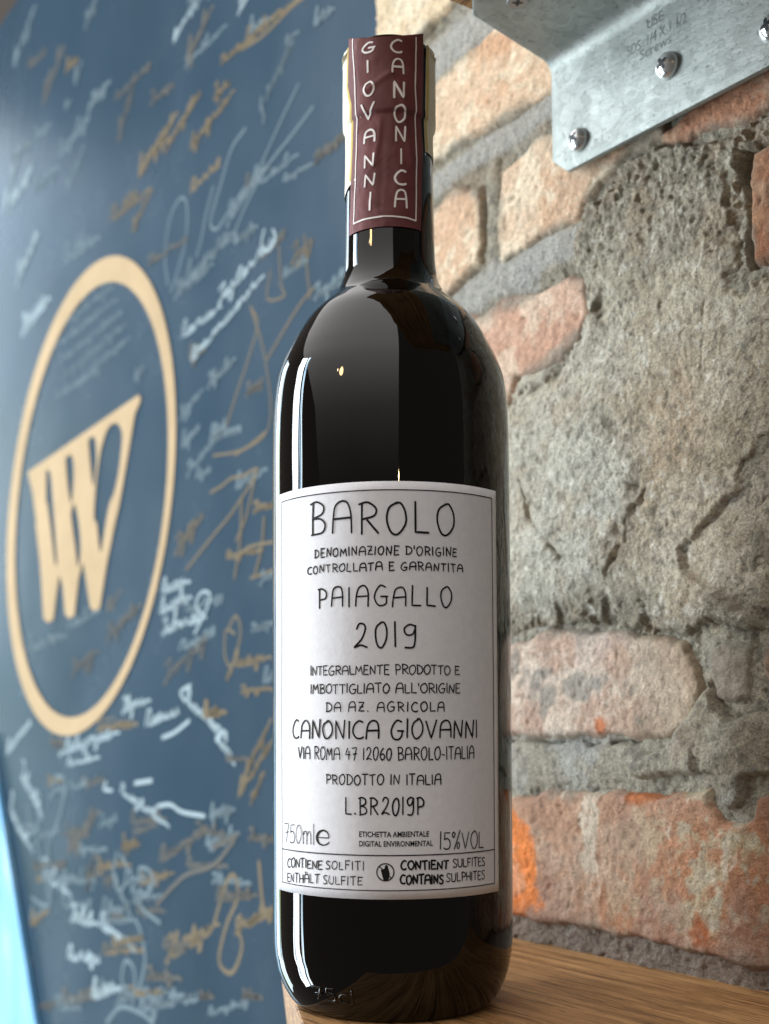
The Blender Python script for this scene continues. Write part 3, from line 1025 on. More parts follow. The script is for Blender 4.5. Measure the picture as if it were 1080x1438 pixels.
# printed sans lines with the built-in font, wrapped round the label
def printed(text, x0, x1, ytop, ybase, parent=None, name='printed_line', material=M_INK, mapper=None, L=None, Hh=None, weight=.018):
    cu = bpy.data.curves.new('t', 'FONT'); cu.body = text; cu.size = 1.0; cu.resolution_u = 3; cu.offset = weight
    ob = bpy.data.objects.new('t', cu); COL.objects.link(ob)
    bpy.context.view_layer.update()
    me = bpy.data.meshes.new_from_object(ob.evaluated_get(bpy.context.evaluated_depsgraph_get()))
    bpy.data.objects.remove(ob)
    V = np.array([v.co[:2] for v in me.vertices])
    Fc = [tuple(p.vertices) for p in me.polygons]
    bpy.data.meshes.remove(me)
    lo, hi = V.min(0), V.max(0)
    V = (V - lo) / (hi - lo)
    if mapper is None:
        a0, z0 = cyl(x0, ybase); a1, _ = cyl(x1, ybase); _, z2 = cyl((x0 + x1) / 2, ytop); _, zm = cyl((x0 + x1) / 2, ybase)
        Vn = [lab_map(a0 * RL + x * (a1 - a0) * RL, zm + y * (z2 - zm), 0) for x, y in V]
    else:
        Vn = [mapper(x, y) for x, y in V]
    return link_mesh(name, mesh_py(name, Vn, Fc), material, parent, smooth=False)


printed('ETICHETTA AMBIENTALE', 505, 602, 1167.5, 1175.5, label)
printed('DIGITAL ENVIRONMENTAL', 505, 607.3, 1180.8, 1188.8, label)

# frame lines
_, zi = cyl(547, 688); aFl, _ = cyl(397.5, 900); aFr, _ = cyl(690.5, 900)
_, zfb = cyl(547, 1250.5); _, zsp = cyl(547, 1201.2)
fr = []
for P, wd in (([(aFl * RL, zi), (aFr * RL, zi)], 1.5), ([(aFl * RL, zfb), (aFr * RL, zfb)], 1.3), ([(aFl * RL, zsp), (aFr * RL, zsp)], 1.6),
              ([(aFl * RL, zfb), (aFl * RL, zi)], 1.5), ([(aFr * RL, zfb), (aFr * RL, zi)], 1.6)):
    fr.append((np.array(P), wd * PXM, None))
link_mesh('printed_frame', strokes_mesh('printed_frame', fr, lab_map, .0010), M_INK, label, smooth=False)

# warning roundel: ring, figure and slash
ac, zc = cyl(541.3, 1224.6); sc0 = ac * RL; Ri = 12.3 * PXM
th = np.linspace(0, 2 * math.pi, 49)
ring = np.stack([np.cos(th), np.sin(th)], 1) * Ri
rst = [(ring, 1.7 * PXM, None), (np.array([(-.72, .70), (.70, -.72)]) * Ri, 1.6 * PXM, None)]
me = strokes_mesh('warning_ring', rst, lambda x, y, k: lab_map(sc0 + x, zc + y, k), .0005)
ringo = link_mesh('warning_ring', me, M_INK, label, smooth=False)
fig = [(.02, .80), (.18, .84), (.28, .72), (.26, .58), (.16, .50), (.30, .40), (.40, .22), (.28, .12), (.44, .0), (.52, -.2), (.42, -.42), (.30, -.5), (.34, -.92), (-.22, -.92), (-.16, -.55),
       (-.26, -.3), (-.22, -.05), (-.10, .1), (-.44, .12), (-.52, .24), (-.30, .34), (-.12, .44), (-.02, .56), (-.06, .68)]
V = [lab_map(sc0 + x * Ri, zc + y * Ri, 3) for x, y in catmull(fig + [fig[0]], 3)[:-1]]
bm = bmesh.new(); vs = [bm.verts.new(v) for v in V]; f_ = bm.faces.new(vs); bmesh.ops.triangulate(bm, faces=[f_])
me = bpy.data.meshes.new('warning_figure'); bm.to_mesh(me); bm.free()
link_mesh('warning_figure', me, M_INK, label, smooth=False)

# ---- relief mark moulded in the heel of the glass
a0, _ = cyl(437, 1378)
heel = write('75cl', .0135, .0040, .00062, .01, .22, random.Random(2))


def heel_pt(x, y, lift):
    z = .0058 + y
    return surf(a0 + x / .0345, z, lift)


VV = []; FF = []
for P, wd, _t in heel:
    P = resample(P, .0004); k = 6; n0 = len(VV)
    T = np.gradient(P, axis=0); T /= np.linalg.norm(T, axis=1)[:, None] + 1e-9
    for p, tt in zip(P, T):
        nn = np.array([-tt[1], tt[0]])
        for j in range(k):
            q = math.pi * j / (k - 1)
            v = p + nn * math.cos(q) * wd * .62
            VV.append(heel_pt(v[0], v[1], math.sin(q) * .00045 - .00005))
    for i in range(len(P) - 1):
        for j in range(k - 1):
            a = n0 + i * k + j
            FF.append((a, a + 1, a + k + 1, a + k))
link_mesh('moulded_mark', mesh_py('moulded_mark', VV, FF), M_GLASS, bottle)


# ---- seal paper over the neck, left and right, and the maroon strip in front of it
def neck_sheet(name, left, right, ztop, zbot_l, zbot_r, lift, material, parent, na=24, nz=90, wob=0.0, seed=0, arc=0.0, over=None):
    """left(z), right(z) angles; returns the mesh object"""
    VV = []; QQ = []
    zz = np.linspace(0, 1, nz + 1)
    for j, q in enumerate(zz):
        for i in range(na + 1):
            s = i / na
            zb_ = zbot_l + (zbot_r - zbot_l) * s + arc * 4 * s * (1 - s)
            z = zb_ + (ztop - zb_) * q
            a = left(z) + (right(z) - left(z)) * s
            n = float(fbm(np.array([a * 7.0]), np.array([z * 90.0]), 3, seed)[0]) * wob
            VV.append(surf(a, z, lift + n + max(0, -abs(n)) + wob * .5))
    for j in range(nz):
        for i in range(na):
            a = j * (na + 1) + i
            QQ.append((a, a + 1, a + na + 2, a + na + 1))
    me = np_mesh(name, VV, QQ)
    o = link_mesh(name, me, material, parent)
    return o


def interp_ang(pts):
    cc = sorted((cyl(x, y)[::-1] for x, y in pts))
    zs = [c[0] for c in cc]; an = [c[1] for c in cc]
    return lambda z: float(np.interp(z, zs, an))


sl = interp_ang([(491, 63), (490.5, 122), (495.0, 147), (496.8, 208), (494, 269), (491.6, 332)])
sr = interp_ang([(593.4, 66), (592.4, 122), (591.8, 150), (592.2, 208), (590, 327)])
_, zsb = cyl(549, 318.5)
STOP = cyl(545, 52)[1]
print('STOP', STOP)


def crown(s, q, lift):
    pass


# strip: down the neck and folded over the mouth
VV = []; QQ = []
na, nz, no = 40, 150, 26


def crease(a, z):
    """folds pressed into the paper"""
    c = 0
    for (x0, y0, x1, y1, hgt, wd) in ((-.50, .286, .02, .2905, .00035, .0010), (.02, .2905, .42, .279, .00030, .0010), (-.35, .262, -.12, .279, .00030, .0009),
                                      (-.12, .279, -.22, .248, -.00028, .0010), (.22, .2885, .5, .262, .00025, .0010), (-.42, .25, -.05, .243, .0002, .0012)):
        ax, ay = x0 * .0145, y0; bx, by = x1 * .0145, y1
        px, py = a * .0145, z
        ex, ey = bx - ax, by - ay
        t_ = min(1, max(0, ((px - ax) * ex + (py - ay) * ey) / (ex * ex + ey * ey)))
        d = math.hypot(px - ax - t_ * ex, py - ay - t_ * ey)
        c += hgt * math.exp(-(d / wd) ** 2)
    return c


for j in range(nz + 1):
    for i in range(na + 1):
        s = i / na; q = j / nz
        z = zsb + (STOP + .0036 * (2 * s - 1) ** 2 - zsb) * q
        a = sl(z) + (sr(z) - sl(z)) * s
        n = float(fbm(np.array([a * 4.0]), np.array([z * 120.0]), 3, 77)[0]) * .00022
        VV.append(surf(a, z, .00045 + n + crease(a, z)))
row0 = [VV[nz * (na + 1) + i].copy() for i in range(na + 1)]
for j in range(1, no + 1):
    q = j / no
    for i in range(na + 1):
        p = row0[i]
        y = p[1] + (-p[1] * 1.9) * q ** 1.2
        rise = .0026 * math.sin(min(1, q * 2.6) * math.pi / 2) - .002 * max(0, q - .6)
        edge = abs(2 * i / na - 1)
        rise *= 1 - .42 * edge ** 8
        z = row0[i][2] + rise * .25 + .00025 * math.sin(i * .9)
        x = p[0] * (1 - .03 * q)
        VV.append(np.array([x, y, z]))
for j in range(nz + no):
    for i in range(na):
        a = j * (na + 1) + i
        QQ.append((a, a + 1, a + na + 2, a + na + 1))
strip = link_mesh('neck_strip', np_mesh('neck_strip', VV, QQ), M_STRIP, bottle)


def strip_map(a, z, k):
    n = float(fbm(np.array([a * 4.0]), np.array([z * 120.0]), 3, 77)[0]) * .00022
    if z <= STOP + .0036 * (a / .95) ** 2:
        return surf(a, z, .00045 + n + crease(a, z) + .00016 + .00001 * k)
    p = surf(a, STOP, .00045 + n + .00016)
    q = min(1, (z - STOP) / .006)
    return p + np.array([0, .006 * q * q, .0022 * math.sin(q * math.pi / 2) + .0003])


def strip_px(pts, smooth=False):
    P = [cyl(x, y) for x, y in pts]
    P = np.array([(a * .0145, z) for a, z in P])
    return catmull(P, 4) if smooth else P


sm = lambda x, y, k: strip_map(x / .0145, y, k)
PXN = .000218
# white border
bd = [(strip_px([(497.2, 68), (499.5, 100), (500.2, 122), (501.5, 160), (501.5, 225), (500, 280), (498.5, 315)]), 2.0 * PXN, None),
      (strip_px([(498.5, 315), (511, 309.5), (523.5, 306.8), (551, 304.8), (570, 307), (582.5, 311.0)]), 2.4 * PXN, None),
      (strip_px([(583, 66), (582, 100), (581.2, 122), (583, 158), (583.5, 225), (583, 280), (582.5, 311)]), 2.0 * PXN, None)]
for b_, xo in ((bd[0], -.0004), (bd[2], .0004)):
    pass
# carry the side lines up over the fold
for q in (0, 2):
    P, wd, tp = bd[q]
    P = P[np.argsort(P[:, 1])]
    bd[q] = (np.vstack([P, [[P[-1][0], STOP], [P[-1][0], STOP + .0022]]]), wd, None)
link_mesh('printed_border', strokes_mesh('printed_border', bd, sm, .0006), M_WHITEINK, strip, smooth=False)


def vletters(word, xs, spans, wpx, hw):
    rl2 = random.Random(9)
    out = []
    for ch, x, (y0, y1), w_ in zip(word, xs, spans, hw):
        a0, z0 = cyl(x - w_ / 2, y1); a1, z1 = cyl(x + w_ / 2, y0)
        for P, wd, tp in write(ch, (a1 - a0) * .0145 if ch != 'I' else .0007, z1 - z0, wpx * PXN, .02, .2, rl2, slant=0):
            n = len(P)
            out.append((P + [a0 * .0145 if ch != 'I' else (a0 + a1) / 2 * .0145, z0], wd, None))
    return out


L1 = vletters('GIOVANNI', [518.5, 516, 519, 519, 519.5, 519.5, 520, 519.5], [(59, 77), (86, 104), (114.5, 137.5), (145, 171), (182, 203), (216, 237), (244, 264), (272, 297)], 2.9, [16, 4, 13, 15, 14, 14, 14, 4])
L2 = vletters('CANONICA', [556.5, 558, 559.5, 561, 561.5, 561.5, 561.5, 562], [(57, 74), (85.5, 104), (116, 138), (150, 172), (179, 199), (210, 231), (241.5, 260), (269, 291)], 2.9, [15, 15, 15, 15, 14, 4, 15, 15])
link_mesh('printed_name', strokes_mesh('printed_name', L1, sm, .0005), M_WHITEINK, strip, smooth=False)
link_mesh('printed_name', strokes_mesh('printed_name', L2, sm, .0005), M_WHITEINK, strip, smooth=False)

# seal: cream paper, left tongue longer than the right one
_, zl = cyl(492, 258); _, zr = cyl(598, 214)


def seal_side(sign, zbot, lo, hi, yl):
    lo_f = lambda z: lo(z) if sign < 0 else sr(z) + .035 + .05
    o = neck_sheet('seal_paper', (lambda z: -2.15) if sign < 0 else (lambda z: sr(z) + .10), (lambda z: sl(z) + .25) if sign < 0 else (lambda z: 2.1),
                   .3032, zbot - (.004 if sign < 0 else 0), zbot, .00018, M_SEAL, bottle, 30, 90, .00022, 13 if sign < 0 else 29)
    # yellow printed edge
    P = []
    for z in np.linspace(.3030, zbot + .0008, 60):
        a = (sl(z) - .035) if sign < 0 else (sr(z) + .16)
        P.append((a * .0145, z))
    def m(x, y, k):
        a = x / .0145
        s_ = seedn = 13 if sign < 0 else 29
        n = float(fbm(np.array([a * 7.0]), np.array([y * 90.0]), 3, s_)[0]) * .00022
        return surf(a, y, .00018 + n + .00011 + .00016)
    link_mesh('printed_border', strokes_mesh('printed_border', [(np.array(P), .0011, None)], m, .001), M_YELLOW, o, smooth=False)
    return o


seal_side(-1, zl, None, None, 0)
seal_side(1, zr, None, None, 0)
# cream paper over the mouth, under the strip
VV = []; QQ = []
for j in range(13):
    for i in range(13):
        x = -.0152 + .0304 * i / 12; y = (-.011 + .022 * j / 12)
        e = abs(x) / .0152
        z = .3040 - .0034 * max(0, e - .6) / .4 * (1 + .2 * math.sin(j)) + .0004 * math.sin(i * 2 + j)
        VV.append((x, y * math.sqrt(max(.1, 1 - e * e * .7)), z))
for j in range(12):
    for i in range(12):
        a = j * 13 + i; QQ.append((a, a + 1, a + 14, a + 13))
link_mesh('seal_top', np_mesh('seal_top', VV, QQ), M_SEAL, bottle)

# ================================================================== BRACKET
BH = .0080
brk = empty('metal_bracket', tuple(wp(.02, .34, BH)), 'galvanised steel angle bracket screwed to the brick wall at upper right', 'bracket')
# lower leaf outline on the wall side
u_l, v_b = wall_uv(774, 150, BH)
_, zbend = wall_uv(771, 90, BH)
RB = .006
c1 = wall_uv(775.5, 226, BH); c2 = wall_uv(796, 247, BH); c3 = wall_uv(1080, 84, BH)
vb0 = (c2[1] + c3[1]) / 2
# the upper leaf lies flat under the beam
tl = on_z(690, 44, zbend + .003); tl2 = on_z(664, 22, zbend + .003)
def uh(p): return float(p @ WD), float((p - W0) @ WN)
ub1, hb1 = uh(tl); ub2, hb2 = uh(tl2)
prof = [('v', vb0), ('v', vb0 + (c1[1] - vb0))]
path = []   # (h, z, u_left)
nv_ = 14
for z in [vb0, vb0 + (c1[1] - vb0) * .5, c1[1]] + [c1[1] + (zbend - RB - c1[1]) * i / nv_ for i in range(1, nv_ + 1)]:
    cut = max(0.0, (c1[1] - z) / max(1e-6, c1[1] - vb0))
    path.append((BH, z, c1[0] + cut * (c2[0] - c1[0])))
for i in range(1, 9):
    q = i / 8 * math.pi / 2
    path.append((BH + RB * (1 - math.cos(q)), zbend - RB + RB * math.sin(q), c1[0]))
tu3, th3 = uh(on_z(663.5, 0, zbend))
tu2, th2 = uh(on_z(664, 22, zbend))
for h in list(np.linspace(BH + RB, th2, 8)[1:]) + list(np.linspace(th2, max(th3, th2 + .01), 4)[1:]):
    if h <= th2 + 1e-6: ul = c1[0] + (tu2 - c1[0]) * (h - BH - RB) / (th2 - BH - RB)
    else: ul = tu2 + (tu3 - tu2) * (h - th2) / (th3 - th2)
    path.append((h, zbend, ul))
print('upper leaf', c1[0], (tu2, th2), (tu3, th3))
UR = .14
cols_ = 40
VV = []; QQ = []
for h, z, ul in path:
    for i in range(cols_ + 1):
        u = ul + (UR - ul) * i / cols_
        VV.append(wp(u, z, h))
for j in range(len(path) - 1):
    for i in range(cols_):
        a = j * (cols_ + 1) + i
        QQ.append((a, a + 1, a + cols_ + 2, a + cols_ + 1))
plate = link_mesh('angle_plate', np_mesh('angle_plate', VV, QQ), M_GALV, brk)
sd = plate.modifiers.new('thickness', 'SOLIDIFY'); sd.thickness = .0026; sd.offset = -1
bv = plate.modifiers.new('bevel', 'BEVEL'); bv.width = .0004; bv.segments = 2; bv.limit_method = 'ANGLE'; bv.angle_limit = rad(50)


def screw(px, py, r, leaf='wall', dome=True, rot=.3):
    if leaf == 'wall':
        u, v = wall_uv(px, py, BH + .001)
        o = wp(u, v, BH + .00005); ex, ey, ez = WD, ZD, WN
    else:
        p = on_z(px, py, zbend - .0001); o = p; ex, ey, ez = WD, WN, -ZD
    Vs = []; Qs = []
    n = 36
    if dome: pf = [(r * 1.0, 0.0), (r * 1.02, .10 * r), (r * .97, .30 * r), (r * .86, .50 * r), (r * .68, .66 * r), (r * .48, .76 * r), (r * .25, .80 * r), (0.0001, .81 * r)]
    else: pf = [(r, 0), (r * .98, .08 * r), (r * .9, .12 * r), (r * .5, .12 * r), (.0001, .12 * r)]
    for rr_, zz_ in pf:
        for k in range(n):
            a = 2 * math.pi * k / n
            Vs.append(o + ex * rr_ * math.cos(a) + ey * rr_ * math.sin(a) + ez * zz_)
    for j in range(len(pf) - 1):
        for k in range(n):
            Qs.append((j * n + k, j * n + (k + 1) % n, (j + 1) * n + (k + 1) % n, (j + 1) * n + k))
    s = link_mesh('screw', np_mesh('screw', Vs, Qs), M_SCREW if dome else M_DARKSCREW, brk)
    # cross recess following the dome
    V2 = []; F2 = []
    hz = lambda d: (np.interp(d, [p_[0] for p_ in pf[::-1]], [p_[1] for p_ in pf[::-1]]))
    for arm in range(2):
        aa = rot + arm * math.pi / 2
        dx = np.array([math.cos(aa), math.sin(aa)]); dn = np.array([-dx[1], dx[0]])
        m_ = 12; n0 = len(V2)
        for i in range(m_ + 1):
            q = (-1 + 2 * i / m_) * r * .52
            wd = r * (.15 if abs(q) < r * .35 else .15 * (1 - (abs(q) - r * .35) / (r * .25)))
            for sgn in (-1, 1):
                c = dx * q + dn * wd * sgn
                V2.append(o + ex * c[0] + ey * c[1] + ez * (hz(float(np.hypot(*c))) + .00006 + .00001 * arm))
        for i in range(m_):
            a = n0 + 2 * i; F2.append((a, a + 1, a + 3, a + 2))
    link_mesh('screw_recess', mesh_py('screw_recess', V2, F2), M_RECESS, s, smooth=False)
    return s


screw(936, 92, .0047, rot=.5)
screw(811, 196, .0045, rot=.9)
screw(1083, 38, .0046, rot=.2)
screw(727, 2, .0040, 'beam', False, .6)


# stamped lines of writing
def stamp(text, xa, ya, xb, yb, hpx):
    u0, v0 = wall_uv(xa, ya, BH); u1, v1 = wall_uv(xb, yb, BH)
    _, vt_ = wall_uv(xa, ya - hpx, BH)
    def m(x, y): return wp(u0 + (u1 - u0) * x, (v0 + v1) / 2 + (vt_ - v0) * y, BH + .00008)
    printed(text, 0, 0, 0, 0, brk, 'stamped_line', M_STAMP, m, weight=.0)


stamp('USE', 909, 43, 931, 27, 15)
stamp('SDS  1/4 X 1 1/2', 881, 80, 964, 32, 15)
stamp('Screws', 899, 84, 943, 62, 15)

# beam that rests on the upper leaf
bu = tu2 - .0015
zb0 = zbend + .0034
bx = [wp(bu, zb0, 0.002), wp(bu, zb0, .14), wp(.2, zb0, .14), wp(.2, zb0, 0.002)]
V8 = bx + [b + ZD * .06 for b in bx]
me = mesh_py('wooden_beam', V8, [(0, 1, 2, 3), (7, 6, 5, 4), (0, 4, 5, 1), (1, 5, 6, 2), (2, 6, 7, 3), (3, 7, 4, 0)])
bm_o = link_mesh('wooden_beam', me, M_WOOD, smooth=False)
props(bm_o, 'orange brown timber whose corner shows above the steel bracket', 'beam')

# ================================================================== BLUE BOARD
BO = -.030
board = empty('signature_board', tuple(wp(-.6, .1, BO)), 'blue painted board covered in white and gold handwritten signatures, left of the bottle', 'board')
bx = [wp(-2.2, -.5, BO), wp(-.10, -.5, BO), wp(-.10, .75, BO), wp(-2.2, .75, BO)]
V8 = bx + [b - WN * .02 for b in bx]
link_mesh('board_panel', mesh_py('board_panel', V8, [(0, 1, 2, 3), (7, 6, 5, 4), (0, 4, 5, 1), (1, 5, 6, 2), (2, 6, 7, 3), (3, 7, 4, 0)]), M_BLUE, board, smooth=False)


def bpt(x, y):
    return np.array(wall_uv(x, y, BO))


def bmap(lift):
    return lambda u, v, k: wp(u, v, BO + lift)


# emblem: ring with thick and thin, and a W of leaning strokes
def zA(*p): return [(x / 2.7, 340 + y / 2.7) for x, y in p]
def zB(*p): return [(x / 2.7, 700 + y / 2.7) for x, y in p]


RO = zA((455, 62), (380, 75), (300, 140), (220, 280), (150, 430), (100, 600), (60, 800), (40, 1000), (530, 90), (600, 230), (650, 400), (675, 600), (672, 800), (650, 1000)) + \
    zB((640, 120), (590, 380), (520, 570), (450, 720), (370, 830), (290, 903), (230, 905), (170, 870), (110, 770), (60, 620), (36, 430), (34, 200))
RI = zA((450, 142), (390, 160), (320, 220), (240, 350), (180, 470), (130, 620), (90, 800), (68, 1000), (500, 160), (560, 260), (600, 400), (630, 560), (640, 750), (620, 1000)) + \
    zB((64, 150), (75, 430), (100, 600), (150, 740), (200, 810), (260, 830), (330, 810), (400, 740), (470, 620), (540, 480), (590, 300))


def fit_ellipse(P, n=120):
    P = np.array([bpt(*p) for p in P]); m = P.mean(0); Q = P - m
    x, y = Q[:, 0], Q[:, 1]
    A = np.stack([x * x, x * y, y * y, x, y], 1)
    a, b, c, d, e = np.linalg.lstsq(A, np.ones(len(x)), rcond=None)[0]
    M = np.array([[a, b / 2], [b / 2, c]])
    ctr = np.linalg.solve(-2 * M, np.array([d, e]))
    k = 1 + ctr @ M @ ctr
    w_, v_ = np.linalg.eigh(M / k)
    t_ = np.linspace(0, 2 * math.pi, n, endpoint=False)
    # parametrised so that both rings start on the same side
    S_ = v_ @ np.diag(1 / np.sqrt(w_)) @ v_.T
    return m + ctr + np.stack([np.cos(t_), np.sin(t_)], 1) @ S_.T


eo, ei = fit_ellipse(RO), fit_ellipse(RI)
N = len(eo)
VV = []; FF = []
for a_, b_ in zip(eo, ei):
    VV.append(wp(a_[0], a_[1], BO + .0007)); VV.append(wp(b_[0], b_[1], BO + .0007))
for i in range(N):
    j = (i + 1) % N
    FF.append((2 * i, 2 * j, 2 * j + 1, 2 * i + 1))
link_mesh('emblem_ring', mesh_py('emblem_ring', VV, FF), M_GOLDPAINT, board, smooth=False)
W_OUT = zA((108, 872), (530, 578), (538, 600), (515, 650), (490, 800), (455, 1000)) + zB((440, 90), (410, 240), (382, 415), (365, 428), (345, 415), (332, 330), (318, 240), (302, 300),
    (285, 445), (265, 455), (250, 440), (240, 330), (228, 290), (215, 380), (205, 460), (185, 472), (168, 455), (155, 250), (138, 100)) + zA((140, 1060), (126, 950))
W_HOLES = [zA((178, 866), (194, 876), (205, 1000)) + zB((210, 90), (219, 235), (211, 245), (196, 120), (183, 20)) + zA((178, 980)),
           zA((252, 822), (264, 808), (278, 816), (283, 880), (274, 990), (261, 930)),
           zB((272, 60), (284, 20), (300, 80), (309, 190), (299, 262), (288, 180)),
           zA((338, 755), (350, 738), (365, 750), (369, 830), (357, 925), (346, 850)),
           zA((405, 720), (425, 692), (450, 690), (466, 725), (463, 790), (452, 880), (436, 950)) + zB((419, 20), (405, 90), (393, 165), (385, 203), (379, 180), (370, 90)) + zA((360, 1050), (366, 930), (383, 800))]
cu = bpy.data.curves.new('w', 'CURVE'); cu.dimensions = '2D'; cu.fill_mode = 'BOTH'
for P in [W_OUT] + W_HOLES:
    Q = [tuple(bpt(*q)) for q in P]
    if P is not W_OUT: Q = catmull(Q + [Q[0]], 3)[:-1]
    sp_ = cu.splines.new('POLY'); sp_.points.add(len(Q) - 1); sp_.use_cyclic_u = True
    for k_, q in enumerate(Q): sp_.points[k_].co = (q[0], q[1], 0, 1)
ob = bpy.data.objects.new('w', cu); COL.objects.link(ob)
bpy.context.view_layer.update()
me0 = bpy.data.meshes.new_from_object(ob.evaluated_get(bpy.context.evaluated_depsgraph_get()))
bpy.data.objects.remove(ob)
V2 = [wp(v.co[0], v.co[1], BO + .0007) for v in me0.vertices]; F2 = [tuple(p.vertices) for p in me0.polygons]
link_mesh('emblem_letter', mesh_py('emblem_letter', V2, F2), M_GOLDPAINT, board, smooth=False)

rs = random.Random(3)


CURS = [[(0, 0), (.08, .5), (.26, .58), (.36, .1), (.42, .5), (.6, .55), (.68, .05)],
        [(0, .1), (.35, .3), (.27, .58), (.06, .40), (.14, .02), (.48, .1)],
        [(0, .1), (.40, .8), (.30, 1.1), (.12, .75), (.14, .05), (.45, .1)],
        [(0, .3), (.30, .55), (.32, -.45), (.10, -.55), (.12, -.25), (.5, .15)],
        [(0, .5), (.06, .05), (.28, .02), (.36, .5), (.40, .05), (.5, .1)],
        [(0, .1), (.2, .55), (.02, .5), (.0, .1), (.2, .02), (.3, .5), (.32, .05), (.45, .1)],
        [(0, .1), (.14, .5), (.17, .05), (.3, .1)],
        [(0, .2), (.2, .6), (.36, .5), (.42, .15), (.7, .2)]]


def scribble(x0, y0, x1, y1, hpx, n, loops=.5, kind='sig'):
    """cursive word between two photo points, in board metres"""
    a = bpt(x0, y0); b = bpt(x1, y1)
    mid = ((x0 + x1) / 2, (y0 + y1) / 2)
    hv = abs(bpt(mid[0], mid[1] - hpx)[1] - bpt(*mid)[1])
    d = b - a; L = np.linalg.norm(d); d = d / (L + 1e-9)
    pts = [(0, .1), (.1, 1.3), (.4, 1.2), (.3, .2), (.55, .05)] if rs.random() < .6 else [(0, 1.1), (.5, 1.2), (.3, .0), (.1, .1), (.6, .3)]
    x = .65
    for i in range(n):
        g = CURS[rs.randrange(len(CURS))]; k = rs.uniform(.8, 1.2); ky = rs.uniform(.75, 1.25)
        pts += [(x + p[0] * k, p[1] * ky + rs.uniform(-.05, .05)) for p in g]
        x = pts[-1][0] + .04
    if rs.random() < .5: pts += [(x + .3, .3), (x + .8, .15)]
    tot = max(p[0] for p in pts)
    out = []
    for px_, py_ in pts:
        q = a + d * (L * px_ / tot)
        out.append((q[0] + .25 * hv * py_ * .7, q[1] + hv * .75 * (py_ - .1)))
    return catmull(out, 4)


def sig(name, strokes, wpx, material, lift):
    # pen width in metres from pixels at that place
    me = strokes_mesh(name, [(P, w_ or wpx, None) for P, w_ in strokes], bmap(lift), .02)
    return link_mesh(name, me, material, board, smooth=False)


def trace(pts):
    return catmull([tuple(bpt(*p)) for p in pts], 5)


PEN = .0042
li = [0]


def S(mat_, *items, pen=PEN):
    for it in items:
        li[0] += 1
        if isinstance(it[0], (int, float)): st = (scribble(*it), pen * .45 * rs.uniform(.85, 1.15))
        else: st = (trace(it), pen * .55 * rs.uniform(.9, 1.2))
        sig('signature', [st], pen, mat_, .00012 + .00003 * (li[0] % 14))


Wp, Pp, Gp, Cp = M_WHITEPEN, M_PALEPEN, M_GOLDPEN, M_COPPERPEN
# the large white signature beside the neck
S(Pp, [(236, 400), (232, 360), (238, 310), (252, 280), (262, 285), (262, 330), (250, 380), (240, 410)], [(345, 180), (325, 210), (310, 260), (296, 310), (304, 322), (320, 300), (345, 262)],
  [(300, 262), (290, 300), (282, 340), (276, 360)], (318, 318, 372, 235, 34, 9), [(440, 150), (410, 190), (375, 235), (345, 290), (325, 340)], [(420, 118), (395, 170), (370, 225), (352, 262)], pen=.0036)
S(Pp, (262, 400, 330, 328, 34, 11), (245, 420, 300, 372, 26, 7), pen=.0032)
S(Wp, (256, 475, 312, 432, 24, 6), (306, 428, 388, 338, 26, 8), [(372, 322), (368, 345), (378, 352), (388, 335), (384, 322)], pen=.0036)
S(Wp, (270, 508, 372, 388, 20, 12), pen=.0036)
S(Pp, (292, 545, 332, 505, 22, 6), (252, 590, 285, 548, 20, 5), (255, 630, 280, 600, 24, 5), (262, 670, 312, 606, 22, 8), (276, 672, 296, 660, 14, 3), pen=.0036)
# top row
S(Wp, (244, 60, 276, 2, 16, 7), pen=.0042)
S(Wp, (334, 20, 350, -4, 20, 3), pen=.0036)
S(Pp, (374, 140, 412, 60, 18, 14), (402, 62, 420, 45, 10, 3), (366, 150, 372, 168, 14, 3), pen=.0036)
S(Pp, (20, 95, 50, 10, 24, 8), pen=.006)
S(Pp, (120, 40, 138, -5, 22, 5), (105, 115, 116, 88, 18, 4), (92, 155, 100, 142, 12, 2), (128, 150, 156, 115, 18, 5), (82, 222, 126, 165, 22, 8), (93, 270, 118, 205, 14, 7), pen=.005)
S(Gp, (345, 62, 420, 0, 22, 9), [(338, 70), (370, 50), (410, 10), (430, -5)], pen=.0036)
S(Cp, (262, 90, 300, 10, 34, 5), (165, 200, 190, 110, 30, 6), (60, 150, 90, 70, 30, 4), pen=.005)
S(Gp, (195, 250, 250, 160, 30, 9), (186, 325, 214, 268, 16, 5), (232, 215, 282, 130, 18, 8), pen=.0044)
S(Gp, (268, 212, 330, 128, 22, 8), pen=.0036)
S(Wp, (6, 300, 30, 205, 26, 7), (12, 300, 46, 235, 22, 6), (24, 400, 55, 330, 34, 9), (30, 470, 70, 420, 30, 8), pen=.006)
S(Pp, (90, 370, 140, 335, 28, 6), (100, 430, 150, 395, 22, 5), pen=.005)
# inside the emblem
for k in range(5):
    S(Pp, (72 + k * 5, 470 + k * 21, 160 + k * 6, 402 + k * 18, 14, 16), pen=.0028)
S(Pp, (78, 560, 140, 520, 10, 14), (190, 535, 204, 515, 16, 4), pen=.0034)
S(Pp, (40, 915, 94, 895, 26, 7), (96, 882, 142, 860, 22, 6), pen=.0036)
S(Cp, (150, 900, 200, 850, 26, 6), (100, 950, 140, 915, 26, 4), (150, 860, 170, 830, 20, 3), pen=.004)
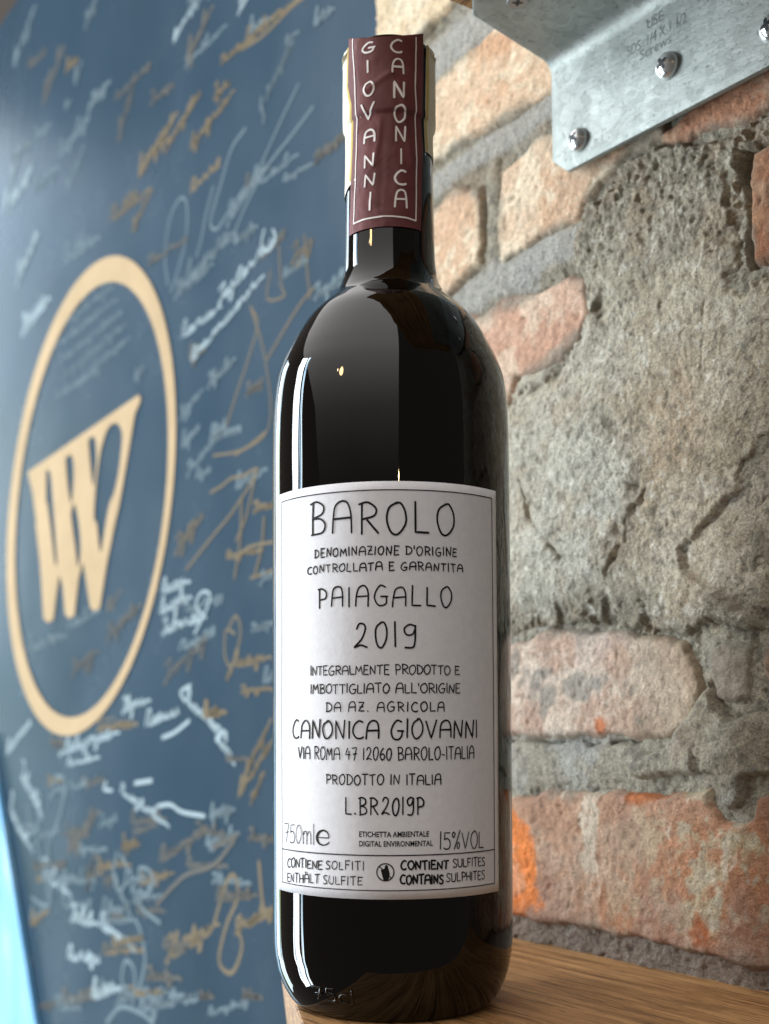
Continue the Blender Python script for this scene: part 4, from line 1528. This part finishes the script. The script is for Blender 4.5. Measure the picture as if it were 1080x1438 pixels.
# gold between emblem and bottle
S(Gp, [(318, 600), (330, 560), (350, 500), (362, 455), (352, 430)], [(392, 345), (395, 400), (400, 415), (376, 420), (380, 380)], [(352, 430), (372, 500), (378, 600), (330, 640)], [(428, 330), (432, 380), (436, 420)], [(375, 505), (420, 430), (450, 395)],
  [(300, 640), (340, 632), (376, 605)], (408, 372, 440, 340, 30, 3), pen=.0024)
S(Gp, [(296, 692), (310, 684), (325, 672), (342, 668), (362, 658), (352, 680), (338, 702), (322, 726), (300, 752), (262, 800)], [(360, 662), (348, 720), (332, 760)], (245, 780, 285, 725, 28, 4), pen=.0028)
S(Gp, [(340, 700), (338, 760), (330, 812)], [(372, 726), (368, 770), (358, 810)], [(330, 785), (352, 768), (392, 760)], [(352, 812), (385, 800), (392, 790)], pen=.0036)
S(Gp, [(330, 890), (318, 885), (316, 920), (326, 935), (338, 890), (332, 865), (322, 880)], [(330, 925), (318, 955), (326, 940)], (328, 935, 382, 925, 24, 6), pen=.0036)
S(Gp, (335, 1120, 385, 1040, 30, 8), (345, 1090, 382, 1010, 24, 7), (352, 1130, 372, 1085, 16, 4), pen=.0040)
S(Cp, (230, 960, 290, 900, 34, 5), pen=.003)
# white marks at the lower left
S(Wp, (228, 832, 268, 818, 20, 5), (226, 862, 270, 840, 24, 6), (228, 890, 290, 868, 24, 7), [(290, 868), (276, 850), (284, 832), (296, 835), (290, 858), (274, 890)], pen=.0042)
S(Wp, (172, 1000, 212, 985, 24, 5), (205, 1020, 252, 1000, 24, 5), [(228, 1036), (246, 1028), (266, 1012)], pen=.0048)
S(Wp, [(268, 962), (254, 972), (260, 985)], (262, 985, 318, 1040, 20, 8), (306, 1040, 330, 1075, 16, 5), pen=.0048)
S(Wp, (82, 1060, 168, 1030, 22, 9), (95, 1075, 140, 1064, 10, 5), pen=.0048)
S(Wp, [(150, 1098), (146, 1108), (158, 1110)], (170, 1112, 238, 1162, 14, 10), [(222, 1132), (240, 1130), (256, 1140), (288, 1146)], [(190, 1100), (214, 1096)], pen=.0052)
S(Pp, [(165, 1196), (160, 1226), (168, 1250), (176, 1240), (178, 1215), (170, 1200)], [(200, 1240), (196, 1220), (210, 1222), (216, 1240), (206, 1256), (196, 1250), (200, 1275), (226, 1296)], (160, 1240, 186, 1290, 18, 5), pen=.0056)
S(Wp, (100, 1290, 138, 1300, 26, 5), (140, 1300, 190, 1335, 22, 6), (95, 1345, 140, 1350, 20, 5), pen=.0056)
S(Pp, [(190, 1290), (198, 1310), (204, 1350), (190, 1400), (172, 1380), (176, 1350), (188, 1360), (190, 1395)], (196, 1418, 278, 1402, 30, 8), [(150, 1436), (170, 1414), (200, 1424), (216, 1438)], pen=.0056)
S(Wp, (30, 1090, 60, 1150, 30, 6), (14, 1140, 46, 1200, 34, 6), (60, 1230, 100, 1260, 30, 5), pen=.0050)
S(Pp, [(42, 1110), (56, 1114), (56, 1150), (44, 1170), (40, 1130)], (50, 1180, 70, 1260, 24, 5), [(78, 1090), (92, 1096), (86, 1140), (72, 1180)], [(45, 1260), (60, 1270), (72, 1262), (68, 1180)], pen=.006)
S(Wp, (10, 1060, 44, 1015, 20, 6), (130, 1400, 170, 1390, 30, 5), pen=.006)
S(Gp, (232, 1350, 308, 1300, 44, 7), [(300, 1300), (318, 1240), (330, 1230), (334, 1260), (318, 1300), (308, 1350), (326, 1366), (340, 1330), (332, 1296)], (330, 1310, 384, 1280, 26, 6), [(364, 1210), (368, 1260), (372, 1290)], pen=.0050)
S(Cp, (225, 1210, 290, 1170, 24, 7), (96, 1200, 140, 1140, 34, 6), (122, 1250, 132, 1200, 20, 4), (86, 1410, 150, 1390, 24, 5), [(300, 1190), (320, 1180), (334, 1172)], [(220, 1270), (260, 1230), (300, 1215), (330, 1180)], pen=.006)
S(Gp, (44, 1300, 70, 1280, 22, 4), pen=.006)

# many more small names, faint and fine, all over the board
for k in range(110):
    x = rs.uniform(0, 470) if k % 3 else rs.uniform(0, 230)
    y = rs.uniform(0, 1438) if k % 3 else rs.uniform(1000, 1438)
    if x > 370 and y > 430: x = rs.uniform(180, 350)
    if 20 < x < 235 and 420 < y < 980: continue
    sl_ = -.85 + .75 * min(1, max(0, (y - 200) / 1000)) + rs.uniform(-.25, .25)
    Lx = rs.uniform(18, 60)
    S(rs.choice([Pp, Pp, Pp, Cp, Cp, Gp]), (x, y, x + Lx, y + Lx * sl_, rs.uniform(10, 24), rs.randrange(4, 9)), pen=rs.uniform(.0030, .0055))

# made-up slab standing in for the bright sky-blue patch at the very left
e0 = wall_uv(-4, 1120, .0); e1 = wall_uv(52, 1452, .0)
SKH = -.025
Pt = [wall_uv(-4, 1110, SKH), wall_uv(50, 1442, SKH), wall_uv(66, 1540, SKH), wall_uv(-260, 1500, SKH), wall_uv(-260, 1100, SKH), wall_uv(-18, 1030, SKH)]
Va = [wp(u, v, SKH) for u, v in Pt]; n_ = len(Va)
Va += [p - WN * .004 for p in Va]
Fa = [tuple(range(n_)), tuple(range(2 * n_ - 1, n_ - 1, -1))] + [(i, (i + 1) % n_, n_ + (i + 1) % n_, n_ + i) for i in range(n_)]
sk = link_mesh('bright_patch_slab', mesh_py('bright_patch_slab', Va, Fa), M_SKYBLUE, smooth=False)
props(sk, 'made-up sky blue slab with a slanting edge, standing in for a bright patch on the signed board', 'slab')


# ---- small warm bulbs of the room, seen mirrored in the glass
def mirror_dir(x, y):
    a, z = cyl(x, y)
    p = surf(a, z)
    dz = .0006
    dr = (rad_at(z + dz) - rad_at(z - dz)) / (2 * dz)
    n = np.array([math.sin(a), -math.cos(a), -dr]); n /= np.linalg.norm(n)
    v = (p - CAM) / np.linalg.norm(p - CAM)
    return p, v - 2 * (v @ n) * n


p, r = mirror_dir(480, 521)
bulb('pendant_bulb', tuple(p + r * 2.2), .07, 9.0, (1, .66, .30))
for (x, y, dist, e, rr) in ((561, 668, 3.0, 2.5, .018), (519, 340, 2.6, 1.5, .02)):
    p, r = mirror_dir(x, y)
    bulb('pendant_bulb', tuple(p + r * dist), rr, e)
